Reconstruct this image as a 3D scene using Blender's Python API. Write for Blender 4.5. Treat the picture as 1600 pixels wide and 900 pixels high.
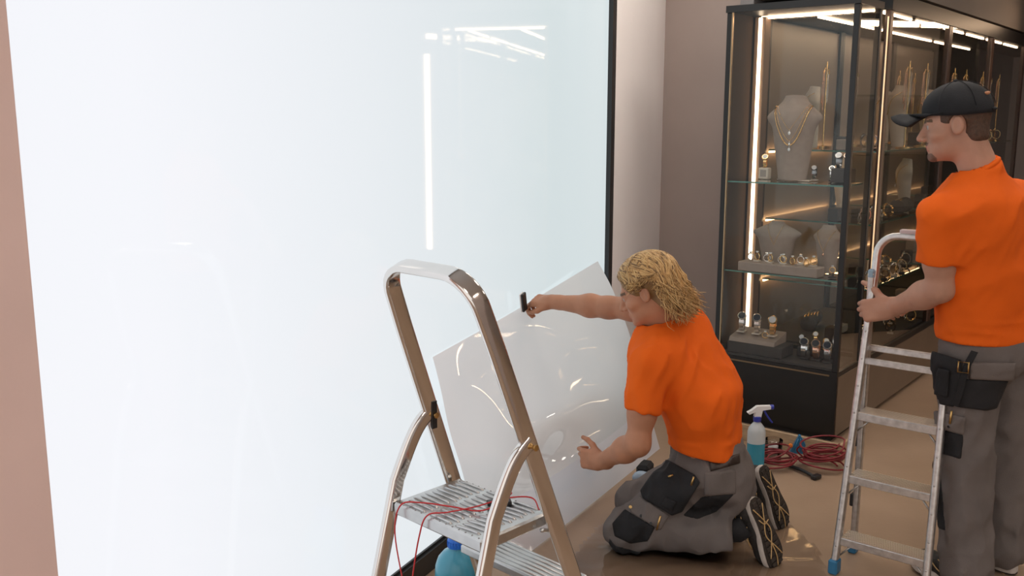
import bpy, math, random
import numpy as np
from mathutils import Vector, Matrix
random.seed(7); rng = np.random.default_rng(11)
for o in list(bpy.data.objects): bpy.data.objects.remove(o)
SC = bpy.context.scene; COL = SC.collection
A = np.array

# ------------------------------------------------------------------ camera
EYE = A([0, 0, 1.68]); TILT = math.radians(10.2); FOC = 1480.0
cd = bpy.data.cameras.new('camera'); cd.sensor_width = 36; cd.lens = 36 * FOC / 1600; cd.clip_start = .05
cam = bpy.data.objects.new('camera', cd); COL.objects.link(cam)
cam.location = EYE; cam.rotation_euler = (math.pi / 2 - TILT, 0, 0); SC.camera = cam
# ------------------------------------------------------------------ world, exposure
W = bpy.data.worlds.new('shop_ambience'); SC.world = W; W.use_nodes = True
W.node_tree.nodes['Background'].inputs[0].default_value = (.94, .88, .83, 1)
W.node_tree.nodes['Background'].inputs[1].default_value = 1.15
vs = SC.view_settings; vs.view_transform = 'Standard'; vs.look = 'None'; vs.gamma = 1; vs.use_curve_mapping = False
vs.exposure = 0.0
SC.cycles.transparent_max_bounces = 40
LAMP = 11.0          # strength of the ceiling panels
LED = 12.0          # strength of the showcase strips
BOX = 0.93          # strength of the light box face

# ------------------------------------------------------------------ materials
MATS = {}
def mat(name, col, rough=.5, metal=0, var=.0, vscale=8, bump=0, bscale=40, spec=.5, emit=None, estr=0, coat=0, sss=0, trans=0, stretch=None, col2=None, alpha=1):
    if name in MATS: return MATS[name]
    m = bpy.data.materials.new(name); m.use_nodes = True; nt = m.node_tree; b = nt.nodes['Principled BSDF']
    b.inputs['Base Color'].default_value = (*col, 1); b.inputs['Roughness'].default_value = rough
    b.inputs['Metallic'].default_value = metal; b.inputs['Specular IOR Level'].default_value = spec
    b.inputs['Coat Weight'].default_value = coat; b.inputs['Coat Roughness'].default_value = .05
    b.inputs['Transmission Weight'].default_value = trans; b.inputs['Alpha'].default_value = alpha
    if sss: b.inputs['Subsurface Weight'].default_value = sss; b.inputs['Subsurface Radius'].default_value = (.012, .005, .003); b.inputs['Subsurface Scale'].default_value = 1
    if emit: b.inputs['Emission Color'].default_value = (*emit, 1); b.inputs['Emission Strength'].default_value = estr
    tc = nt.nodes.new('ShaderNodeTexCoord'); src = tc.outputs['Object']
    if stretch:
        mp = nt.nodes.new('ShaderNodeMapping'); mp.inputs['Scale'].default_value = stretch; nt.links.new(src, mp.inputs[0]); src = mp.outputs[0]
    if var or col2:
        n = nt.nodes.new('ShaderNodeTexNoise'); n.inputs['Scale'].default_value = vscale; n.inputs['Detail'].default_value = 5; nt.links.new(src, n.inputs['Vector'])
        r = nt.nodes.new('ShaderNodeValToRGB'); r.color_ramp.elements[0].position = .3; r.color_ramp.elements[1].position = .7
        c2 = col2 or tuple(min(1, c * (1 + var)) for c in col); c1 = col if col2 else tuple(c * (1 - var) for c in col)
        r.color_ramp.elements[0].color = (*c1, 1); r.color_ramp.elements[1].color = (*c2, 1)
        nt.links.new(n.outputs[0], r.inputs[0]); nt.links.new(r.outputs[0], b.inputs['Base Color'])
    if bump:
        n = nt.nodes.new('ShaderNodeTexNoise'); n.inputs['Scale'].default_value = bscale; n.inputs['Detail'].default_value = 4; nt.links.new(src, n.inputs['Vector'])
        bp = nt.nodes.new('ShaderNodeBump'); bp.inputs['Strength'].default_value = bump; bp.inputs['Distance'].default_value = .01
        nt.links.new(n.outputs[0], bp.inputs['Height']); nt.links.new(bp.outputs[0], b.inputs['Normal'])
    MATS[name] = m; return m
def glass_mat(name, tint=(.93, .97, .95), refl=1.0, rough=.0, ior=1.5):
    m = bpy.data.materials.new(name); m.use_nodes = True; nt = m.node_tree; nt.nodes.remove(nt.nodes['Principled BSDF'])
    out = nt.nodes['Material Output']; tr = nt.nodes.new('ShaderNodeBsdfTransparent'); tr.inputs[0].default_value = (*tint, 1)
    gl = nt.nodes.new('ShaderNodeBsdfGlossy'); gl.inputs['Roughness'].default_value = rough; fr = nt.nodes.new('ShaderNodeFresnel'); fr.inputs[0].default_value = ior
    mu = nt.nodes.new('ShaderNodeMath'); mu.operation = 'MULTIPLY'; mu.inputs[1].default_value = refl
    mx = nt.nodes.new('ShaderNodeMixShader'); nt.links.new(fr.outputs[0], mu.inputs[0]); nt.links.new(mu.outputs[0], mx.inputs[0])
    nt.links.new(tr.outputs[0], mx.inputs[1]); nt.links.new(gl.outputs[0], mx.inputs[2]); nt.links.new(mx.outputs[0], out.inputs[0])
    MATS[name] = m; return m
M = mat
ORANGE = M('orange_cotton', (.74, .118, .008), .85, var=.07, vscale=5, bump=.12, bscale=260, spec=.2)
GREYT = M('grey_canvas', (.150, .130, .122), .9, var=.12, vscale=9, bump=.2, bscale=300, spec=.2)
BLACKC = M('black_canvas', (.018, .018, .02), .8, var=.25, vscale=12, bump=.2, bscale=250, spec=.3)
SKIN = M('skin', (.43, .200, .115), .5, var=.10, vscale=14, bump=.06, bscale=180, sss=.12, spec=.35)
SKIN2 = M('skin_pale', (.45, .245, .170), .5, var=.10, vscale=14, bump=.06, bscale=180, sss=.12, spec=.35)
LIPS = M('lip_skin', (.45, .16, .12), .45, spec=.4)
STUB = M('stubble', (.16, .09, .065), .7, var=.3, vscale=60)
BROW = M('brow_hair', (.12, .07, .04), .7)
EYEW = M('eye_white', (.38, .33, .30), .35); IRIS = M('iris', (.05, .05, .06), .2)
HAIRS = [M('blond_light', (.62, .40, .17), .45, var=.15, vscale=30), M('blond_mid', (.45, .26, .095), .45, var=.15, vscale=30), M('blond_dark', (.21, .115, .042), .5, var=.15, vscale=30)]
BRHAIR = M('brown_hair', (.075, .04, .024), .6, var=.3, vscale=90, bump=.4, bscale=200)
CAPM = M('cap_twill', (.012, .013, .016), .75, var=.2, vscale=20, bump=.2, bscale=400, spec=.3)
ALU = M('brushed_aluminium', (.56, .56, .555), .30, 1, var=.06, vscale=30, bump=.03, bscale=80)
ALUW = M('worn_aluminium', (.66, .65, .64), .42, 1, var=.16, vscale=45, bump=.10, bscale=90)
CHROME = M('polished_aluminium', (.78, .75, .72), .11, 1, var=.03, vscale=10)
BLKM = M('black_metal', (.012, .012, .013), .35, spec=.5)
BLKP = M('black_plastic', (.015, .015, .016), .4)
RUB = M('black_rubber', (.02, .019, .018), .75)
BLUEP = M('blue_plastic', (.03, .17, .33), .4); NAVYP = M('navy_plastic', (.03, .045, .36), .35)
BLUEC = M('bright_blue_plastic', (.015, .16, .68), .35)
WHITEP = M('white_plastic', (.78, .77, .77), .4)
REDW = M('red_cable', (.20, .012, .018), .45, var=.2, vscale=20); REDT = M('red_wire', (.55, .025, .03), .4)
GOLD = M('gold', (.95, .66, .30), .16, 1); SILV = M('silver', (.88, .86, .84), .14, 1); ROSE = M('rose_gold', (.93, .58, .42), .18, 1)
STEELD = M('dark_steel', (.30, .29, .29), .2, 1); BRASS = M('brass', (.62, .40, .16), .35, 1)
GEM = M('clear_gem', (.9, .92, .95), .05, spec=1, coat=1); ONYX = M('onyx', (.01, .01, .012), .08, coat=1)
DIALW = M('pale_dial', (.72, .72, .74), .2, coat=.6); DIALB = M('dark_dial', (.02, .025, .04), .15, coat=.8)
SUEDE = M('taupe_suede', (.40, .325, .28), .95, var=.06, vscale=30, bump=.15, bscale=300, spec=.1)
SUEDED = M('dark_suede', (.085, .075, .072), .9, var=.1, vscale=30, bump=.15, bscale=300, spec=.15)
CREAM = M('cream_leatherette', (.66, .58, .50), .6, var=.05, vscale=30)
CARD = M('cream_card', (.78, .71, .62), .6)
LEATH = M('dark_leather', (.03, .018, .013), .45, bump=.2, bscale=120)
DKWOOD = M('dark_brown_veneer', (.060, .036, .023), .8, spec=.12, var=.12, vscale=4, stretch=(6, 6, .4))
FRAMEM = M('anthracite_frame', (.012, .011, .011), .38)
BRPOST = M('brown_lacquer', (.055, .026, .017), .3)
BASEM = M('black_base_panel', (.009, .0085, .0085), .42, var=.2, vscale=4)
BASEB = M('brown_base_panel', (.15, .105, .075), .4, var=.12, vscale=3)
SHELFG = glass_mat('shelf_glass', (.84, .93, .89), 1.0)
PANE = glass_mat('pane_glass', (.965, .975, .97), .5)
EDGEG = M('green_glass_edge', (.05, .20, .15), .15, coat=1)
WARM = (1.0, .66, .42)
ROWFILL = M('added_golden_glow', (.9, .8, .6), .5, emit=(1.0, .58, .27), estr=9.0)
LEDV = M('warm_corner_led', (.9, .85, .8), .5, emit=(1.0, .76, .52), estr=5.5); LEDT = M('thin_gold_led', (.9, .8, .6), .5, emit=(1.0, .62, .30), estr=.7)
LEDM = M('warm_led', (.9, .85, .8), .5, emit=(1.0, .68, .43), estr=LED)
WALLG = M('pale_grey_paint', (.93, .885, .875), .8, var=.02, vscale=3, bump=.03, bscale=120)
WALLP = M('pinkish_paint', (.86, .655, .615), .8, var=.03, vscale=4, bump=.03, bscale=120)
WALLD = M('taupe_wall', (.40, .335, .305), .75, var=.05, vscale=2, bump=.03, bscale=100)
WALLS = M('slate_wall', (.20, .195, .20), .7, var=.06, vscale=2)
WOOD = M('pale_plywood', (.44, .31, .19), .65, var=.22, vscale=5, stretch=(3, 3, 22), bump=.08, bscale=30)
CEIL = M('ceiling_paint', (.62, .60, .58), .8)
LAMPM = M('lamp_diffuser', (.9, .9, .9), .5, emit=(1.0, .90, .80), estr=LAMP)

def folds(m, scale, stretch, dist, strength=.6):   # broad cloth folds as ridged relief
    nt = m.node_tree; b = nt.nodes['Principled BSDF']; old = b.inputs['Normal'].links[0].from_socket if b.inputs['Normal'].links else None
    tc = nt.nodes.new('ShaderNodeTexCoord'); mp = nt.nodes.new('ShaderNodeMapping'); mp.inputs['Scale'].default_value = stretch; mp.inputs['Rotation'].default_value = (.5, .35, .3); nt.links.new(tc.outputs['Object'], mp.inputs[0])
    n = nt.nodes.new('ShaderNodeTexNoise'); n.noise_type = 'RIDGED_MULTIFRACTAL'; n.inputs['Scale'].default_value = scale; n.inputs['Detail'].default_value = 2.5; n.inputs['Distortion'].default_value = .6; nt.links.new(mp.outputs[0], n.inputs['Vector'])
    bp = nt.nodes.new('ShaderNodeBump'); bp.inputs['Strength'].default_value = strength; bp.inputs['Distance'].default_value = dist; nt.links.new(n.outputs[0], bp.inputs['Height'])
    if old: nt.links.new(old, bp.inputs['Normal'])
    nt.links.new(bp.outputs[0], b.inputs['Normal'])
folds(ORANGE, 4.5, (1.5, 1.5, .7), .010, .5); folds(GREYT, 8, (1, 1, 1.3), .012, .6); folds(BLACKC, 9, (1, 1, 1), .008, .5)
# ------------------------------------------------------------------ objects
ORD = ['leftmost', 'second', 'third', 'fourth', 'fifth', 'sixth', 'seventh', 'eighth', 'ninth', 'rightmost']
def nrm(v): v = A(v, float); return v / np.linalg.norm(v)
def wloc(o):
    p = A([0., 0., 0.])
    while o is not None: p = p + A(o.location); o = o.parent
    return p
class MB:
    def __init__(s): s.v = []; s.f = []; s.mi = []; s.cm = 0
    def add(s, v, f, mi=None):
        k = len(s.v); s.v += [tuple(map(float, x)) for x in v]
        for q in f: s.f.append(tuple(i + k for i in q)); s.mi.append(s.cm if mi is None else mi)
        return s
    def box(s, c, d, R=None):
        c = A(c, float); d = A(d, float) / 2; R = np.eye(3) if R is None else A(R, float)
        v = [c + R @ (d * A([x, y, z])) for x in (-1, 1) for y in (-1, 1) for z in (-1, 1)]
        return s.add(v, [(0, 1, 3, 2), (4, 6, 7, 5), (0, 4, 5, 1), (2, 3, 7, 6), (0, 2, 6, 4), (1, 5, 7, 3)])
    def bev(s, c, d, R=None, b=.004):
        # box with chamfered edges
        c = A(c, float); d = A(d, float) / 2; R = np.eye(3) if R is None else A(R, float); b = min(b, d.min() * .45); v = []; ix = {}
        for x in (-1, 1):
            for y in (-1, 1):
                for z in (-1, 1):
                    for a in range(3):
                        q = A([x, y, z]) * d; e = A([x, y, z]) * b; e[a] = 0; ix[(x, y, z, a)] = len(v); v.append(c + R @ (q - e))
        f = []; S = (-1, 1)
        for a in range(3):
            o1, o2 = (a + 1) % 3, (a + 2) % 3
            for sg in S:
                q = []
                for (p1, p2) in ((-1, -1), (1, -1), (1, 1), (-1, 1)):
                    k = [0, 0, 0]; k[a] = sg; k[o1] = p1; k[o2] = p2; q.append(ix[(*k, a)])
                f.append(tuple(q if sg > 0 else q[::-1]))
            for p1 in S:
                for p2 in S:
                    k0 = [0, 0, 0]; k1 = [0, 0, 0]; k0[a] = -1; k1[a] = 1; k0[o1] = k1[o1] = p1; k0[o2] = k1[o2] = p2
                    q = [ix[(*k0, o1)], ix[(*k1, o1)], ix[(*k1, o2)], ix[(*k0, o2)]]
                    f.append(tuple(q if p1 * p2 < 0 else q[::-1]))
        for x in S:
            for y in S:
                for z in S:
                    q = [ix[(x, y, z, a)] for a in range(3)]; f.append(tuple(q if x * y * z > 0 else q[::-1]))
        return s.add(v, f)
    def sweep(s, path, sec, bn, closed=False, scale=None):
        # section points (a along in-plane normal, b along bn) swept along a planar path
        path = [A(p, float) for p in path]; n = len(path); bn = nrm(bn); m = len(sec); v = []
        for i, p in enumerate(path):
            t = nrm((path[(i + 1) % n] - path[i - 1]) if closed else (path[min(i + 1, n - 1)] - path[max(i - 1, 0)]))
            nn = nrm(np.cross(bn, t)); k = 1 if scale is None else scale[i]
            for (a, b) in sec: v.append(p + nn * a * k + bn * b * k)
        f = [(i * m + j, i * m + (j + 1) % m, ((i + 1) % n) * m + (j + 1) % m, ((i + 1) % n) * m + j) for i in range(n if closed else n - 1) for j in range(m)]
        if not closed: f += [tuple(range(m - 1, -1, -1)), tuple((n - 1) * m + j for j in range(m))]
        return s.add(v, f)
    def tube(s, path, r, n=8, closed=False):
        path = [A(p, float) for p in path]; N = len(path); rr = [r] * N if np.isscalar(r) else list(r); v = []; up = None
        for i, p in enumerate(path):
            t = (path[(i + 1) % N] - path[i - 1]) if closed else (path[min(i + 1, N - 1)] - path[max(i - 1, 0)]); t = nrm(t + 1e-12)
            if up is None: up = A([0, 0, 1.]) if abs(t[2]) < .9 else A([1., 0, 0])
            x = np.cross(up, t); x = nrm(x); y = np.cross(t, x); up = y
            for k in range(n): a = 2 * math.pi * k / n; v.append(p + (x * math.cos(a) + y * math.sin(a)) * rr[i])
        f = [(i * n + j, i * n + (j + 1) % n, ((i + 1) % N) * n + (j + 1) % n, ((i + 1) % N) * n + j) for i in range(N if closed else N - 1) for j in range(n)]
        if not closed: f += [tuple(range(n - 1, -1, -1)), tuple((N - 1) * n + j for j in range(n))]
        return s.add(v, f)
    def lathe(s, prof, c=(0, 0, 0), n=24, R=None, sx=1, sy=1):
        c = A(c, float); R = np.eye(3) if R is None else A(R, float); m = len(prof)
        v = [c + R @ A([r * sx * math.cos(2 * math.pi * k / n), r * sy * math.sin(2 * math.pi * k / n), z]) for (r, z) in prof for k in range(n)]
        f = [(i * n + k, i * n + (k + 1) % n, (i + 1) * n + (k + 1) % n, (i + 1) * n + k) for i in range(m - 1) for k in range(n)]
        f += [tuple(range(n - 1, -1, -1)), tuple((m - 1) * n + k for k in range(n))]
        return s.add(v, f)
    def ball(s, c, r, n=10, R=None):
        r = A([r] * 3 if np.isscalar(r) else r, float); c = A(c, float); R = np.eye(3) if R is None else A(R, float); m = max(4, n // 2 + 1); v = []
        for i in range(1, m):
            th = math.pi * i / m
            for k in range(n): a = 2 * math.pi * k / n; v.append(c + R @ (r * A([math.sin(th) * math.cos(a), math.sin(th) * math.sin(a), -math.cos(th)])))
        v += [c - R @ A([0, 0, r[2]]), c + R @ A([0, 0, r[2]])]; L = (m - 1) * n
        f = [(i * n + k, i * n + (k + 1) % n, (i + 1) * n + (k + 1) % n, (i + 1) * n + k) for i in range(m - 2) for k in range(n)]
        f += [(L, (k + 1) % n, k) for k in range(n)] + [(L + 1, (m - 2) * n + k, (m - 2) * n + (k + 1) % n) for k in range(n)]
        return s.add(v, f)
    def prism(s, poly, o, ax, ay, h):
        # polygon (x,y) in the plane o,ax,ay extruded by vector h
        o = A(o, float); ax = A(ax, float); ay = A(ay, float); h = A(h, float); n = len(poly)
        v = [o + ax * x + ay * y for x, y in poly]; v += [p + h for p in v]
        sg = np.dot(np.cross(ax, ay), h) * sum(poly[i][0] * poly[(i + 1) % n][1] - poly[(i + 1) % n][0] * poly[i][1] for i in range(n)) > 0
        f = [tuple(range(n))[::-1], tuple(range(n, 2 * n))] + [(i, (i + 1) % n, n + (i + 1) % n, n + i) for i in range(n)]
        if not sg: f = [q[::-1] for q in f]
        return s.add(v, f)
    def grid(s, G, thick=0):
        G = A(G, float); a, b = G.shape[:2]; v = G.reshape(-1, 3)
        f = [(i * b + j, (i + 1) * b + j, (i + 1) * b + j + 1, i * b + j + 1) for i in range(a - 1) for j in range(b - 1)]
        if thick:
            dx = np.gradient(G, axis=0); dy = np.gradient(G, axis=1); N = np.cross(dx, dy); N /= np.linalg.norm(N, axis=2)[..., None] + 1e-12
            v2 = (G - N * thick).reshape(-1, 3); k = len(v); v = np.vstack([v, v2]); f += [tuple(i + k for i in q[::-1]) for q in f]
            rim = [i * b for i in range(a)] + [(a - 1) * b + j for j in range(1, b)] + [i * b + b - 1 for i in range(a - 2, -1, -1)] + [j for j in range(b - 2, 0, -1)]
            f += [(rim[(i + 1) % len(rim)], rim[i], rim[i] + k, rim[(i + 1) % len(rim)] + k) for i in range(len(rim))]
        return s.add(v, f)
    def build(s, name, m, parent=None, smooth=False, loc=None, angle=None):
        ms = m if isinstance(m, (list, tuple)) else [m]
        base = wloc(parent) if parent is not None else (A(loc, float) if loc is not None else A([0, 0, 0.]))
        me = bpy.data.meshes.new(name); v = A(s.v, float).reshape(-1, 3) - base; me.from_pydata(v.tolist(), [], s.f)
        for x in ms: me.materials.append(x)
        if len(ms) > 1: me.polygons.foreach_set('material_index', s.mi)
        if smooth:
            me.polygons.foreach_set('use_smooth', [True] * len(me.polygons))
            if angle: me.set_sharp_from_angle(angle=math.radians(angle))
        o = bpy.data.objects.new(name, me); COL.objects.link(o)
        if parent is not None: o.parent = parent
        else: o.location = base
        return o
def tag(o, label, cat, group=None):
    o['label'] = label; o['category'] = cat
    if group: o['group'] = group
    return o
def thing(name, label, cat, loc=(0, 0, 0), group=None):
    o = bpy.data.objects.new(name, None); COL.objects.link(o); o.location = loc; o.empty_display_size = .05
    return tag(o, label, cat, group)
def struct(o): o['kind'] = 'structure'; return o
def dup(root, loc=None, rotz=None, label=None, group=None, scale=None):
    r = root.copy(); COL.objects.link(r)
    if loc is not None: r.location = loc
    if rotz is not None: r.rotation_euler = (0, 0, rotz)
    if scale: r.scale = (scale,) * 3
    if label: r['label'] = label
    if group: r['group'] = group
    for ch in root.children:
        c = ch.copy(); COL.objects.link(c); c.parent = r
        for g in ch.children: d = g.copy(); COL.objects.link(d); d.parent = c
    return r
def frame(y, z):   # rotation with columns x, y, z from a forward and an approximate up
    y = nrm(y); x = nrm(np.cross(y, z)); return np.stack([x, y, np.cross(x, y)], 1)
def crom(P, n):    # catmull-rom through points
    P = [A(p, float) for p in P]; out = []
    for i in range(len(P) - 1):
        p0 = P[max(i - 1, 0)] if i else 2 * P[0] - P[1]; p1, p2 = P[i], P[i + 1]; p3 = P[i + 2] if i + 2 < len(P) else 2 * P[-1] - P[-2]
        for k in range(n):
            t = k / n; out.append(.5 * (2 * p1 + (p2 - p0) * t + (2 * p0 - 5 * p1 + 4 * p2 - p3) * t * t + (3 * p1 - p0 - 3 * p2 + p3) * t ** 3))
    return out + [P[-1]]
def rrect(a, b, r, n=3):   # rounded rectangle section, full sizes
    o = []
    for cx, cy, s in ((1, 1, 0), (-1, 1, 90), (-1, -1, 180), (1, -1, 270)):
        for k in range(n + 1):
            t = math.radians(s + 90 * k / n); o.append((cx * (a / 2 - r) + r * math.cos(t), cy * (b / 2 - r) + r * math.sin(t)))
    return o
# pixel rays, only used to read real positions off the photograph once a plane or depth is known
def ray(px, py):
    x = (px - 800) / FOC; y = -(py - 450) / FOC; c, s = math.cos(TILT), math.sin(TILT); return A([x, c + y * s, -s + y * c])
def onz(px, py, z=0): r = ray(px, py); return EYE + r * (z - EYE[2]) / r[2]
def onp(px, py, p, n): r = ray(px, py); return EYE + r * (np.dot(A(p) - EYE, n) / np.dot(r, n))
def aty(px, py, Y): r = ray(px, py); return EYE + r * Y / r[1]

# ------------------------------------------------------------------ implicit surfaces
def sdf_mesh(f, lo, hi, h):
    lo = A(lo, float); hi = A(hi, float); B = 4; nb = np.ceil((hi - lo) / (h * B)).astype(int) + 1
    ax = [lo[i] + (np.arange(nb[i]) + .5 - .5 / B) * B * h for i in range(3)]
    C = np.stack(np.meshgrid(*ax, indexing='ij'), -1).reshape(-1, 3); fc = f(C).reshape(nb)
    act = np.argwhere(np.abs(fc) < B * h * 1.6)
    V = np.repeat(np.repeat(np.repeat(np.where(fc < 0, -1., 1.), B, 0), B, 1), B, 2)
    off = np.stack(np.meshgrid(*[np.arange(B)] * 3, indexing='ij'), -1).reshape(-1, 3)
    I = (act[:, None, :] * B + off[None]).reshape(-1, 3); vals = np.empty(len(I))
    for k in range(0, len(I), 200000): vals[k:k + 200000] = f(lo + I[k:k + 200000] * h)
    V[I[:, 0], I[:, 1], I[:, 2]] = vals
    nx, ny, nz = V.shape; s = V < 0
    cs = np.zeros((nx - 1, ny - 1, nz - 1), int)
    for a in (0, 1):
        for b in (0, 1):
            for c in (0, 1): cs += s[a:nx - 1 + a, b:ny - 1 + b, c:nz - 1 + c]
    cell = (cs > 0) & (cs < 8); ci = np.argwhere(cell); idx = -np.ones(cell.shape, int); idx[cell] = np.arange(len(ci))
    acc = np.zeros((len(ci), 3)); cnt = np.zeros(len(ci)); co = [(a, b, c) for a in (0, 1) for b in (0, 1) for c in (0, 1)]
    for p in co:
        for d in range(3):
            if p[d]: continue
            q = list(p); q[d] = 1; v0 = V[ci[:, 0] + p[0], ci[:, 1] + p[1], ci[:, 2] + p[2]]; v1 = V[ci[:, 0] + q[0], ci[:, 1] + q[1], ci[:, 2] + q[2]]
            m = (v0 < 0) != (v1 < 0); t = np.where(m, v0 / np.where(m, v0 - v1, 1), 0); pt = np.tile(A(p, float), (len(ci), 1)); pt[:, d] = t
            acc[m] += pt[m]; cnt[m] += 1
    v = lo + (ci + acc / cnt[:, None]) * h; F = []
    for d in range(3):
        o1, o2 = (d + 1) % 3, (d + 2) % 3; sl0 = [slice(None)] * 3; sl1 = [slice(None)] * 3; sl0[d] = slice(0, -1); sl1[d] = slice(1, None)
        ch = s[tuple(sl0)] != s[tuple(sl1)]; E_ = np.argwhere(ch)
        ok = (E_[:, o1] > 0) & (E_[:, o2] > 0) & (E_[:, o1] < V.shape[o1] - 1) & (E_[:, o2] < V.shape[o2] - 1); E_ = E_[ok]
        q = []
        for (a, b) in ((-1, -1), (0, -1), (0, 0), (-1, 0)):
            c = E_.copy(); c[:, o1] += a; c[:, o2] += b; q.append(idx[c[:, 0], c[:, 1], c[:, 2]])
        q = np.stack(q, 1); ins = s[E_[:, 0], E_[:, 1], E_[:, 2]]; q[~ins] = q[~ins][:, ::-1]; F.append(q)
    F = np.vstack(F) if F else np.zeros((0, 4), int); return v, F[(F >= 0).all(1)]
def smin(a, b, k): h = np.maximum(k - np.abs(a - b), 0) / k; return np.minimum(a, b) - h * h * k * .25
def smax(a, b, k): return -smin(-a, -b, k)
def cone(p, a, b, ra, rb):
    a = A(a, float); d = A(b, float) - a; q = p - a; t = np.clip(q @ d / (d @ d), 0, 1); return np.linalg.norm(q - t[:, None] * d, axis=1) - (ra + (rb - ra) * t)
def ell(p, c, r, R=None):
    q = p - A(c, float)
    if R is not None: q = q @ R
    r = A(r, float); k0 = np.linalg.norm(q / r, axis=1); k1 = np.linalg.norm(q / (r * r), axis=1) + 1e-9; return k0 * (k0 - 1) / k1
def rbox(p, c, h, R=None, rad=.01):
    q = p - A(c, float)
    if R is not None: q = q @ R
    q = np.abs(q) - (A(h, float) - rad); return np.linalg.norm(np.maximum(q, 0), axis=1) + np.minimum(q.max(1), 0) - rad
def half(p, c, n): return (p - A(c, float)) @ nrm(n)       # negative behind the plane
LAT = rng.random((32, 32, 32))
def vnoise(p, sc):
    q = p * sc; i = np.floor(q).astype(int); t = q - i; t = t * t * (3 - 2 * t); i %= 32; j = (i + 1) % 32
    r = 0
    for a in (0, 1):
        for b in (0, 1):
            for c in (0, 1):
                r = r + LAT[(j if a else i)[:, 0], (j if b else i)[:, 1], (j if c else i)[:, 2]] * (t[:, 0] if a else 1 - t[:, 0]) * (t[:, 1] if b else 1 - t[:, 1]) * (t[:, 2] if c else 1 - t[:, 2])
    return r - .5
def creases(p, Mx, sc):   # cloth folds: ridges of a stretched noise
    return (1 - 2 * np.abs(vnoise(p @ Mx + 3.3, sc)) * 2) * .5
def addsdf(mb, f, lo, hi, h, mi=None, mf=None):
    v, F = sdf_mesh(f, lo, hi, h)
    k = len(mb.v); mb.v += list(map(tuple, v)); mb.f += [tuple(int(i) + k for i in q) for q in F]
    if mf is not None: mb.mi += list(map(int, mf(v[F].mean(1))))
    else: mb.mi += [mi or 0] * len(F)
    return mb

# ================================================================== SETTING
WA = math.radians(25.9); U = A([math.sin(WA), math.cos(WA), 0]); N = A([math.cos(WA), -math.sin(WA), 0]); WPT = A([-.373, 3.291, 0]); Z = A([0, 0, 1.])
def wp(s, d, z): return WPT + U * s + N * d + Z * z
WR = np.stack([U, N, Z], 1)                       # box axes along the light-box wall
CA = math.radians(-51.3); CE = A([math.sin(CA), math.cos(CA), 0]); CT = A([CE[1], -CE[0], 0]); CC = A([1.685, 4.752, 0])
def cb(e, t, z): return CC + CE * e + CT * t + Z * z
CR = np.stack([CE, CT, Z], 1)
def wbox(mb, s0, s1, d0, d1, z0, z1): return mb.box(wp((s0 + s1) / 2, (d0 + d1) / 2, (z0 + z1) / 2), (s1 - s0, d1 - d0, z1 - z0), WR)
def cbox(mb, e0, e1, t0, t1, z0, z1, b=0): return (mb.bev if b else mb.box)(cb((e0 + e1) / 2, (t0 + t1) / 2, (z0 + z1) / 2), (e1 - e0, t1 - t0, z1 - z0), CR, *([b] if b else []))

FLOORM = M('dusty_brown_floor', (.30, .205, .135), .34, vscale=1.6, col2=(.40, .285, .20), bump=.04, bscale=60, spec=.45)
struct(MB().box((2.6, 4, -.05), (13, 17, .1)).build('floor', FLOORM))
struct(MB().box((2.6, 6.4, 3.15), (13, 12, .1)).build('ceiling', CEIL))
struct(wbox(MB(), -5.2, 3.27, -.14, 0, 0, 3.1).build('wall_left', WALLG))
pl = onp(50, 450, wp(0, .07, 0), N); ps = float(np.dot(pl - WPT, U))
struct(wbox(MB(), -5.0, ps, .002, .07, 0, 3.1).build('trim_1', WALLP))           # pinkish pilaster over the box's near end
e1 = float(np.dot(wp(3.27, 0, 0) - CC, CE)); t1 = float(np.dot(wp(3.27, 0, 0) - CC, CT))
struct(cbox(MB(), .80, e1 + .02, .50, .62, 0, 3.1).build('wall_back', WALLD))
struct(MB().box((5.2, 11.4, 1.55), (7.8, .1, 3.1)).build('wall_far', WALLD)); struct(MB().box((9.05, 5.5, 1.55), (.1, 12, 3.1)).build('wall_side', WALLD))
struct(MB().box((2.95, -1.2, 1.55), (.1, 6.4, 3.1)).build('wall_light_blocker', WALLD))  # unseen wall added to keep light off the standing worker's right
struct(cbox(MB(), .72, .80, .36, 7.0, 0, 3.1).build('wall_right', WALLS))
struct(cbox(MB(), -.02, .715, .36, 7.0, 2.33, 3.1).build('trim_2', M('dark_bulkhead', (.13, .108, .095), .7, var=.06, vscale=3)))        # bulkhead over the row of showcases
# ---- light box
lb = thing('light_box', 'tall glowing white light box wall with black frame', 'light box', wp(.2, .03, 0))
wbox(MB(), ps - .1, 1.935, .002, .022, .085, 2.95).build('back_tray', WHITEP, lb)
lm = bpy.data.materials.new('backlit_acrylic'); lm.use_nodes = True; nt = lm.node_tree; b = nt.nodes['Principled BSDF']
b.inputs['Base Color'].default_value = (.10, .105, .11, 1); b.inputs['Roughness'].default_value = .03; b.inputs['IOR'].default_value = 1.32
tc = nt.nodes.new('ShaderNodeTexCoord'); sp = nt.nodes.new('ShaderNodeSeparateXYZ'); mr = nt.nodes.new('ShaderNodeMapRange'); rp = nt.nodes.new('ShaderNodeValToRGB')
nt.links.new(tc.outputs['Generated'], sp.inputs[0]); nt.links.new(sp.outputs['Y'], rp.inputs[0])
rp.color_ramp.elements[0].color = (.93, .95, 1.0, 1); rp.color_ramp.elements[0].position = .12  # dimming towards the far end is painted into the emission colour
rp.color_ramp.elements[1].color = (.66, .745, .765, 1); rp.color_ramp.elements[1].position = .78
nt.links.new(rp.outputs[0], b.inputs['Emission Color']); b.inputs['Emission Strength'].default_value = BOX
wbox(MB(), ps - .1, 1.935, .022, .028, .085, 2.95).build('acrylic_face', lm, lb)
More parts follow.
